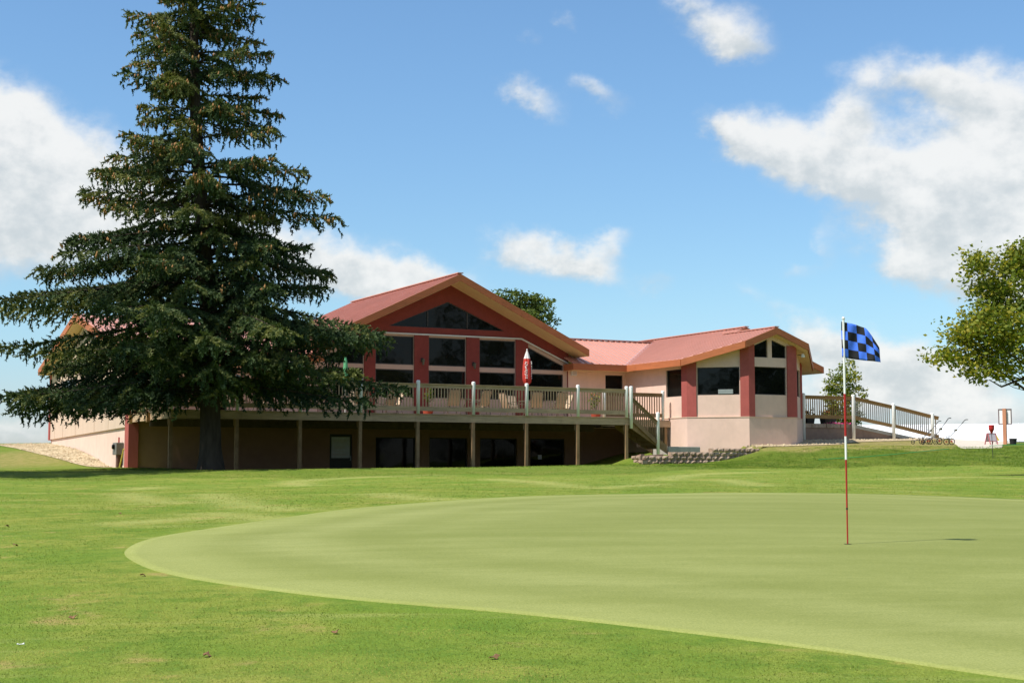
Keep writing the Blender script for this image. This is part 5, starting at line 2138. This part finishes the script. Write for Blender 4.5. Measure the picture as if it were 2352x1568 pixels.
# ------------------------------------------------------------------ big spruce
def make_spruce():
    Y = 51.0
    base = at(482, 1080, Y)
    base[2] = gz(base[0], base[1])
    o = thing('spruce_tree', base, 'tall dark spruce with cone-laden upper branches in front of the clubhouse', 'tree')
    sc = Y / FPX
    zb = -base[2]                                 # eye level above the base
    H = 23.5
    lean = -0.052
    rg = np.random.default_rng(21)

    def axis(h):
        return np.array([lean * h + .12 * math.sin(h * .35), .02 * h, h])

    # crown half widths (m) read from the outline: left side, right side
    hh = [1.6, 2.3, 3.0, 4.2, 5.8, 6.5, 7.6, 8.8, 10.2, 11.2, 12.2, 14.1, 16.4, 19, 21.5, 23.3]
    rl = [5.6, 6.9, 7.3, 7.3, 7.3, 7.0, 6.0, 4.8, 4.3, 3.3, 2.5, 2.75, 2.4, 1.8, 1.0, .2]
    rr = [5.0, 6.6, 7.1, 6.9, 6.2, 5.8, 4.6, 4.6, 4.5, 3.9, 3.1, 3.3, 2.3, 1.8, 1.0, .2]

    def radius(h, az):
        a, b = np.interp(h, hh, rl), np.interp(h, hh, rr)
        c = .5 + .5 * math.cos(az)
        r = a * (1 - c) + b * c
        # towards the deck the low branches stop short
        back = max(0, math.sin(az - .2))
        if h < 5.5:
            r *= 1 - .55 * back * (1 - max(0, h - 4) / 1.5)
        return r * (.95 if math.sin(az) < 0 else 1) * np.interp(h, [6, 12, 16, 20], [1, .95, .92, .85])

    mb = MB()
    hs = np.linspace(-.5, H, 40)
    rt = [(.37 if h > .3 else .37 + .28 * (.3 - max(h, -.2)) / .5) * max(.02, (1 - max(h, 0) / H)) ** .85 for h in hs]
    mb.tube([tuple(axis(h)) for h in hs], rt, 18)
    for i in range(len(mb.v)):
        x, y, z = mb.v[i]
        a = axis(z)
        f = 1 + .07 * math.sin(5 * math.atan2(y - a[1], x - a[0]) + z * 1.3) + rg.uniform(-.04, .04)
        mb.v[i] = (a[0] + (x - a[0]) * f, a[1] + (y - a[1]) * f, z)
    obj('trunk', mb, bark, o, smooth=True)

    wood = MB()
    S_p, S_d, S_l, S_t, S_dn = [], [], [], [], []          # sprays: origin, direction, length, tint
    cones = []
    h = 2.85
    low = [(2.75, 3.25, 6.8), (2.9, 2.75, 6.6), (2.55, 3.75, 5.0), (3.1, 3.5, 6.6), (3.5, 3.05, 7.2), (3.9, 3.3, 7.2), (4.3, 2.85, 6.9)]
    while h < H - .25:
        nb = int(rg.integers(5, 7)) if h < 18 else 4
        az0 = rg.uniform(0, 6.28)
        for k in range(nb + (len(low) if h == 2.85 else 0)):
            az = az0 + 2 * math.pi * k / nb + rg.normal() * .22
            hb = h + rg.normal() * .13
            own = None
            if k >= nb:
                hb, az, own = low[k - nb]
            if hb > H - .2 or own is None and rg.random() < (.2 if hb > 8.5 else .05):
                continue
            L = radius(hb, az) * rg.choice([rg.uniform(.86, 1.1), rg.uniform(.5, .85)], p=[.6, .4])
            if hb < 4.2 and math.sin(az) < -.45:
                L *= .62
            if own:
                L = own
            elif hb < 3.1:
                L *= rg.choice([1.0, .95, .7])
            g = hb / H
            a0 = np.interp(g, [0, .12, .35, .65, 1], [.03, .02, .06, .22, .75]) + rg.normal() * .06
            dr = np.interp(g, [0, .12, .35, .65, 1], [.10, .19, .28, .26, .05]) + rg.normal() * .04
            up = np.interp(g, [0, .3, .7, 1], [.16, .14, .16, .1])
            ca, sa = math.cos(az), math.sin(az)
            p0 = axis(hb)
            N = 9
            pts = []
            swing = rg.normal() * .06
            for i in range(N + 1):
                f = i / N
                r = f * L
                z = math.tan(a0) * r - dr * L * f ** 2 * .75 + up * L * max(0, f - .62) ** 2 * 2.4
                w = swing * L * f * f
                pts.append(p0 + np.array([ca * r - sa * w, sa * r + ca * w, z]))
            r0 = .022 + .008 * L
            wood.tube([tuple(p) for p in pts], [r0 * (1 - .88 * i / N) for i in range(N + 1)], 5, caps=False)
            P = np.array(pts)
            # side branchlets
            step = .155 if hb < 16 else .135
            nd = int(L / step)
            btint = np.clip(rg.normal(.38 + .20 * (hb > 8.5), .17), 0, 1)
            for q in range(nd):
                f = (q + .6) / nd
                if f < .10:
                    continue
                if f < .30 and rg.random() < .45:
                    continue
                i = min(int(f * N), N - 1)
                pp = P[i] + (P[i + 1] - P[i]) * (f * N - i)
                dd = P[i + 1] - P[i]
                dd = dd / np.linalg.norm(dd)
                side = np.array([-dd[1], dd[0], 0])
                side /= np.linalg.norm(side) + 1e-9
                sgn = 1 if q % 2 else -1
                ln = (.24 * L * (1 - f) ** .8 + .30 + .12 * min(1, L / 3)) * rg.uniform(.6, 1.15)
                ang = rg.uniform(.65, 1.1)
                d1 = dd * math.cos(ang) + side * sgn * math.sin(ang)
                d1 = d1 + np.array([0, 0, rg.uniform(-.30, -.02)])
                d1 /= np.linalg.norm(d1)
                for w in range(2):
                    d2 = dd * rg.uniform(.3, .9) + side * sgn * rg.uniform(-.5, .6) + np.array([0, 0, rg.uniform(.25, .8)])
                    S_p.append(pp + rg.normal(size=3) * .03)
                    S_d.append(d2 / np.linalg.norm(d2))
                    S_l.append(rg.uniform(.13, .22))
                    S_t.append(np.clip(btint + .08 + rg.normal() * .1, 0, 1))
                # hanging curtain twigs on the inner part
                ltint = btint + rg.normal() * .14
                nt_ = max(3, int(ln / .075))
                for w in range(nt_):
                    g2 = (w + .5) / nt_
                    sag = np.array([0, 0, -.32 * ln * g2 * g2])
                    b_p = pp + d1 * ln * g2 + sag
                    s2 = 1 if w % 2 else -1
                    sd_ = np.cross(d1, np.array([0, 0, 1.0]))
                    sd_ /= np.linalg.norm(sd_) + 1e-9
                    d2 = d1 * .75 + sd_ * s2 * rg.uniform(.3, .8) + np.array([0, 0, rg.uniform(-.55, .12)])
                    S_p.append(b_p)
                    S_d.append(d2 / np.linalg.norm(d2))
                    S_l.append(rg.uniform(.15, .27) * (1 - .25 * g2))
                    S_t.append(np.clip(ltint + rg.normal() * .1 + .22 * (f > .75) + .1 * g2, 0, 1))
                if rg.random() < (.8 if f > .3 else .4):
                    for w in range(int(rg.integers(2, 5))):
                        b_p = pp + d1 * ln * rg.uniform(.1, .9)
                        S_p.append(b_p + np.array([0, 0, -.05 - .13 * w]))
                        S_d.append(np.array([rg.normal() * .18, rg.normal() * .18, -1.0]))
                        S_l.append(rg.uniform(.16, .28))
                        S_t.append(np.clip(btint - .1 + rg.normal() * .08, 0, 1))
                if hb > 6.5 and f > .4 and rg.random() < (.6 if hb > 9 else .22):
                    for _ in range(int(rg.integers(2, 6))):
                        cones.append(pp + d1 * ln * rg.uniform(.2, 1) + rg.normal(size=3) * .05)
            # tip sprays
            for w in range(7):
                d2 = dd + rg.normal(size=3) * .35
                S_p.append(P[-1] - dd * .04 * w)
                S_d.append(d2 / np.linalg.norm(d2))
                S_l.append(rg.uniform(.18, .3))
                S_t.append(np.clip(btint + .2, 0, 1))
        h += (.34 if h < 10 else .38) if h < 18 else .3
    obj('branches', wood, bark, o, smooth=True)
    P, D, L, T = np.array(S_p), np.array(S_d), np.array(S_l), np.array(S_t)
    D /= np.linalg.norm(D, axis=1)[:, None]
    n = len(P)
    # every spray: a flat rhombus core and four side needles tufts
    U = np.cross(D, rg.normal(size=(n, 3)))
    U /= np.linalg.norm(U, axis=1)[:, None]
    Wv = np.cross(D, U)
    tri, tt = [], []

    def addt(a, b, c, t):
        tri.append(np.stack([a, b, c], 1))
        tt.append(np.repeat(t[:, None], 3, 1))

    Lc = L[:, None]
    for k in range(3):
        an = k * math.pi / 3
        e = U * math.cos(an) + Wv * math.sin(an)
        wdt = .040
        addt(P - e * wdt, P + e * wdt, P + D * Lc, T)
    for k in range(5):
        f = .12 + .17 * k
        an = rg.uniform(0, 6.28, n)[:, None]
        e = U * np.cos(an) + Wv * np.sin(an)
        b = P + D * Lc * f
        tip = b + (D * .75 + e) * (.098 * (1 - .35 * f))
        addt(b - D * .026, b + D * .026, tip, np.clip(T + .08, 0, 1))
    V = np.concatenate(tri).reshape(-1, 3)
    TT = np.concatenate(tt).ravel()
    tri_mesh('needles', V, np.arange(len(V)).reshape(-1, 3), needle_m, o, TT)
    # cones
    C = np.array(cones)
    mbv = []
    m = len(C)
    ang = np.linspace(0, 2 * math.pi, 5)[:-1]
    ringv = np.stack([np.cos(ang) * .022, np.sin(ang) * .022, np.full(4, -.05)], 1)
    loc_ = np.concatenate([[[0, 0, .0]], ringv, [[0, 0, -.13]]])
    V = (C[:, None, :] + loc_[None] * rg.uniform(1.1, 1.8, (m, 1, 1)) + rg.normal(size=(m, 1, 3)) * .02).reshape(-1, 3)
    F = []
    for j in range(4):
        k2 = (j + 1) % 4
        F += [(0, 1 + j, 1 + k2), (5, 1 + k2, 1 + j)]
    F = np.array(F)
    T_ = (np.arange(m)[:, None, None] * 6 + F[None]).reshape(-1, 3)
    c_ = tri_mesh('cones', V, T_, cone_m, o)
    c_['kind'] = 'stuff'
    print('spruce sprays', n, 'cones', m)


make_spruce()


# ------------------------------------------------------------------ broad-leaved trees
def leafy_tree(name, base, label, crown_c, crown_r, leafm, barkm, seed, n_limb=9, leaf=.13, per=26, clusters=900, trunk_r=.2, gap=.55, limbs_low=None, spread=.16, up=.35, lobes=()):
    rg = np.random.default_rng(seed)
    o = thing(name, base, label, 'tree')
    cc = np.asarray(crown_c, float) - base
    cr = np.asarray(crown_r, float)
    mb = MB()
    topz = cc[2] + cr[2] * .3
    tp = [(0, 0, -.3)] + [(cc[0] * f ** 2 + rg.normal() * .04, cc[1] * f ** 2 + rg.normal() * .04, topz * f) for f in (.15, .3, .5, .7, .85, 1)]
    mb.tube(tp, [trunk_r * 1.25, trunk_r * 1.05, trunk_r, trunk_r * .85, trunk_r * .6, trunk_r * .4, trunk_r * .15], 12)
    obj('trunk', mb, barkm, o, smooth=True)
    # cluster centres: shells of the crown, uneven through lumps
    lum = rg.normal(size=(26, 3))
    lum /= np.linalg.norm(lum, axis=1)[:, None]
    lw = rg.uniform(-.22, .26, 26)
    pts = []
    while len(pts) < clusters:
        d = rg.normal(size=3)
        d /= np.linalg.norm(d)
        r = rg.uniform(.25, 1) ** .5
        b = 1 + sum(w * max(0, d @ l - .75) * 4 for l, w in zip(lum, lw))
        # pockets of air
        q = d * r * b
        if math.sin(q[0] * 6 + seed) + math.sin(q[1] * 6.5 + 2) + math.sin(q[2] * 7 + 1) > 1.75 - gap * 1.2 and r < .97:
            continue
        pts.append(cc + q * cr)
    for (lc, lr, k) in lobes:
        got = 0
        while got < k:
            d = rg.normal(size=3)
            q = d / np.linalg.norm(d) * rg.uniform(.1, 1) ** .5
            if math.sin(q[0] * 5 + got * 0) + math.sin(q[1] * 4 + 2) + math.sin(q[2] * 5 + lc[0]) > 1.6:
                continue
            pts.append(np.asarray(lc) - base + q * np.asarray(lr))
            got += 1
    C = np.array(pts)
    # limbs reach for some of the clusters
    mb = MB()
    idx = rg.choice(len(C), n_limb * 7, replace=False)
    A0 = np.array([tp[2], tp[3], tp[4], tp[5]])
    for k, i in enumerate(idx):
        a = A0[k % 4] if C[i][2] > A0[k % 4][2] - .3 else A0[0]
        e = C[i]
        mid = (np.array(a) + e) / 2 + np.array([0, 0, -.06 * np.linalg.norm(e - a)]) + rg.normal(size=3) * .12
        r_ = trunk_r * (.30 if k < n_limb else .11)
        mb.tube([tuple(a), tuple(np.array(a) * .5 + mid * .5 + rg.normal(size=3) * .04), tuple(mid), tuple(mid * .5 + e * .5 + rg.normal(size=3) * .05), tuple(e)], [r_, r_ * .8, r_ * .6, r_ * .38, r_ * .12], 6, caps=False)
    if limbs_low:
        for l in limbs_low:
            mb.tube([tuple(np.asarray(q) - base) for q in l], [trunk_r * .3 * (1 - .8 * i / (len(l) - 1)) for i in range(len(l))], 7)
    obj('limbs', mb, barkm, o, smooth=True)
    V, Q, T = leaf_cloud(C, (0, 0, up), leaf, per, (spread, spread, spread * .6), rg, .05, .75)
    # leaves turn lighter and yellower with distance from the crown centre
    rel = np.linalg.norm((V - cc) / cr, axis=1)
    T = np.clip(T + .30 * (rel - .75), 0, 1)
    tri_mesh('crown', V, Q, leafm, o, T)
    return o


# maple at the right edge of the view
Ym = 44.0
cm = at(2520, 742, Ym)
bm_ = at(2570, 1080, Ym)
bm_[2] = gz(bm_[0], bm_[1])
k_ = Ym / FPX
lowlimb = [at(2560, 905, Ym), at(2450, 870, Ym - .5), at(2352, 868, Ym - .6), at(2300, 888, Ym - .6), at(2272, 872, Ym - .6)]
def lobe(px, py, rx, ry, n, Y=Ym, rd=None):
    k = Y / FPX
    return (at(px, py, Y), (rx * k, (rd or (rx + ry) / 2) * k, ry * k), n)


cm = at(2530, 712, Ym)
mt = leafy_tree('maple_tree', bm_, 'broad yellowing maple reaching in from the right edge', cm, (290 * k_, 290 * k_, 165 * k_), maple_m, bark2, 8, n_limb=10, leaf=.14, per=18, clusters=880, trunk_r=.24, gap=.8, limbs_low=[lowlimb], spread=.19,
                lobes=[lobe(2300, 655, 85, 80, 150, 43.5), lobe(2275, 755, 90, 65, 170, 43), lobe(2192, 818, 64, 24, 40, 43), lobe(2205, 760, 50, 26, 30, 43), lobe(2270, 838, 80, 34, 75, 43), lobe(2245, 600, 35, 30, 26, 43), lobe(2345, 590, 40, 40, 50, 43)])
Yf = 90.0
c2 = at(1190, 768, Yf)
b2 = np.array([c2[0], c2[1], gz(c2[0], c2[1])])
leafy_tree('ash_tree', b2, 'round dark green tree top rising behind the clubhouse roof', c2, (67 * Yf / FPX, 67 * Yf / FPX, 118 * Yf / FPX), ash_m, bark2, 12, n_limb=6, leaf=.2, per=30, clusters=700, trunk_r=.16, gap=.2, spread=.17)
Yt = 76.0
c3 = at(1936, 925, Yt)
b3 = np.array([c3[0], c3[1], gz(c3[0], c3[1])])
leafy_tree('young_tree', b3, 'small young tree with thin leaves standing behind the ramp railing', c3, (43 * Yt / FPX, 43 * Yt / FPX, 86 * Yt / FPX), maple_m, bark2, 15, n_limb=6, leaf=.14, per=17, clusters=330, trunk_r=.05, gap=.55, spread=.13)


# ------------------------------------------------------------------ grass blades
def make_grass():
    rg = np.random.default_rng(2)
    Vs, Ts = [], []
    # (near Y, far Y, blades per square metre, height, width)
    for y0, y1, dens, hgt, wid in [(5.5, 9, 2600, .0085, .0032), (9, 14, 1200, .0085, .0048), (14, 22, 380, .010, .0075), (22, 34, 120, .012, .011), (34, 50, 80, .018, .014), (50, 62, 190, .028, .014)]:
        wl = y1 * .40 + 1.0
        n = int((y1 - y0) * 2 * wl * dens)
        y = rg.uniform(y0, y1, n)
        x = rg.uniform(-1, 1, n) * (y * .40 + 1.0)
        keep = edge_dist(np.c_[x, y], GREEN) < -.005 if y1 <= 34 else np.ones(n, bool)
        s, t = to_st(x, y)
        keep &= ~((t > -.6) & (s > -9.9) & (s < 14))
        keep &= ~((t > -2.1) & (s > 9) & (s < 21))
        keep &= t < 1.0
        x, y = x[keep], y[keep]
        rm = rough_mask(x, y)
        if y0 >= 34:
            kk = rg.random(len(x)) < .22 + .78 * rm
            x, y, rm = x[kk], y[kk], rm[kk]
        z = ground_z(x, y)
        n = len(x)
        h = hgt * rg.uniform(.5, 1.15, n) * (1 + .5 * rm)
        if y1 <= 34:
            h *= np.clip(-edge_dist(np.c_[x, y], GREEN) / .4, .3, 1)
        a = rg.uniform(0, 2 * math.pi, n)
        ln = rg.uniform(.6, 2.1, n) * h
        la = rg.uniform(0, 2 * math.pi, n)
        w = wid * rg.uniform(.7, 1.3, n)
        p0 = np.c_[x - np.cos(a) * w, y - np.sin(a) * w, z - .004]
        p1 = np.c_[x + np.cos(a) * w, y + np.sin(a) * w, z - .004]
        p2 = np.c_[x + np.cos(la) * ln, y + np.sin(la) * ln, z + h]
        Vs.append(np.stack([p0, p1, p2], 1).reshape(-1, 3))
        # patches: greener and more yellow drifts
        pt = .5 + .22 * np.sin(x * 1.1 + 2 * np.sin(y * .45)) * np.sin(y * .8 + 1.3 * np.sin(x * .6)) + .12 * np.sin(x * 4 + y * 3)
        dry = dry_mask(x, y)
        pt = pt + .20 * np.sin(x * 2.3 + 3 * np.sin(y * .9 + x * .3)) * np.sin(y * 1.7 + 2 * np.sin(x * 1.3)) - .05
        spot = np.clip(np.sin(x * 1.9 + 1.7 * np.sin(y * 1.1)) * np.sin(y * 2.6 + 1.5 * np.sin(x * 1.4 + 1)) - .62, 0, 1) * 1.6
        pt = pt + spot + .35 * trail_mask(x, y)
        tt = np.clip(pt + rg.normal(size=n) * .13 - .32 * rm + .45 * dry, 0, 1)
        Ts.append(np.repeat(tt, 3))
    V = np.concatenate(Vs)
    T = np.concatenate(Ts)
    o = tri_mesh('grass', V, np.arange(len(V)).reshape(-1, 3), blade_m, None, T)
    tag(o, 'short mown grass blades of the lawn and the darker bank', 'grass', kind='stuff')
    print('blades', len(V) // 3)


make_grass()


# ------------------------------------------------------------------ woods round the course, mirrored in the windows
def far_woods(rg):
    V_, Q_, T_ = [], [], []
    b = 0
    for (x0, y0, x1, y1, n, hmax) in [(52, -25, 84, 44, 26, 17), (-75, -45, -15, -75, 24, 17), (-15, -75, 50, -40, 20, 16)]:
        for k in range(n):
            f = (k + rg.uniform(.1, .9)) / n
            x, y = x0 + (x1 - x0) * f + rg.normal() * 3.5, y0 + (y1 - y0) * f + rg.normal() * 3.5
            h = hmax * rg.uniform(.7, 1.1)
            c = []
            while len(c) < 70:
                q = rg.normal(size=3)
                q = q / np.linalg.norm(q) * rg.uniform(.3, 1) ** .5
                c.append((x + q[0] * 3.6, y + q[1] * 3.6, gz(x, y) * 0 - 1 + h * .54 + q[2] * h * .46))
            v, q, t = leaf_cloud(c, (0, 0, .4), .75, 16, .55, rg)
            V_.append(v)
            Q_.append(q + b)
            T_.append(t)
            b += len(v)
    o = tri_mesh('far_woods', np.concatenate(V_), np.concatenate(Q_), wood_far_m, None, np.concatenate(T_))
    tag(o, 'belt of woods round the course mirrored in the clubhouse windows', 'woods', kind='stuff')


far_woods(np.random.default_rng(9))

# tall tree just outside the left edge: its shadow lies across the lawn at left
pl = np.array([-20.4, 42.6, 0])
pl[2] = gz(pl[0], pl[1])
leafy_tree('oak_tree', pl, 'tall leafy tree beyond the left edge whose shadow crosses the lawn', pl + np.array([0, 0, 10.8]), (3.0, 2.4, 4.6), ash_m, bark2, 23, n_limb=8, leaf=.22, per=22, clusters=650, trunk_r=.2, gap=.3, spread=.2)
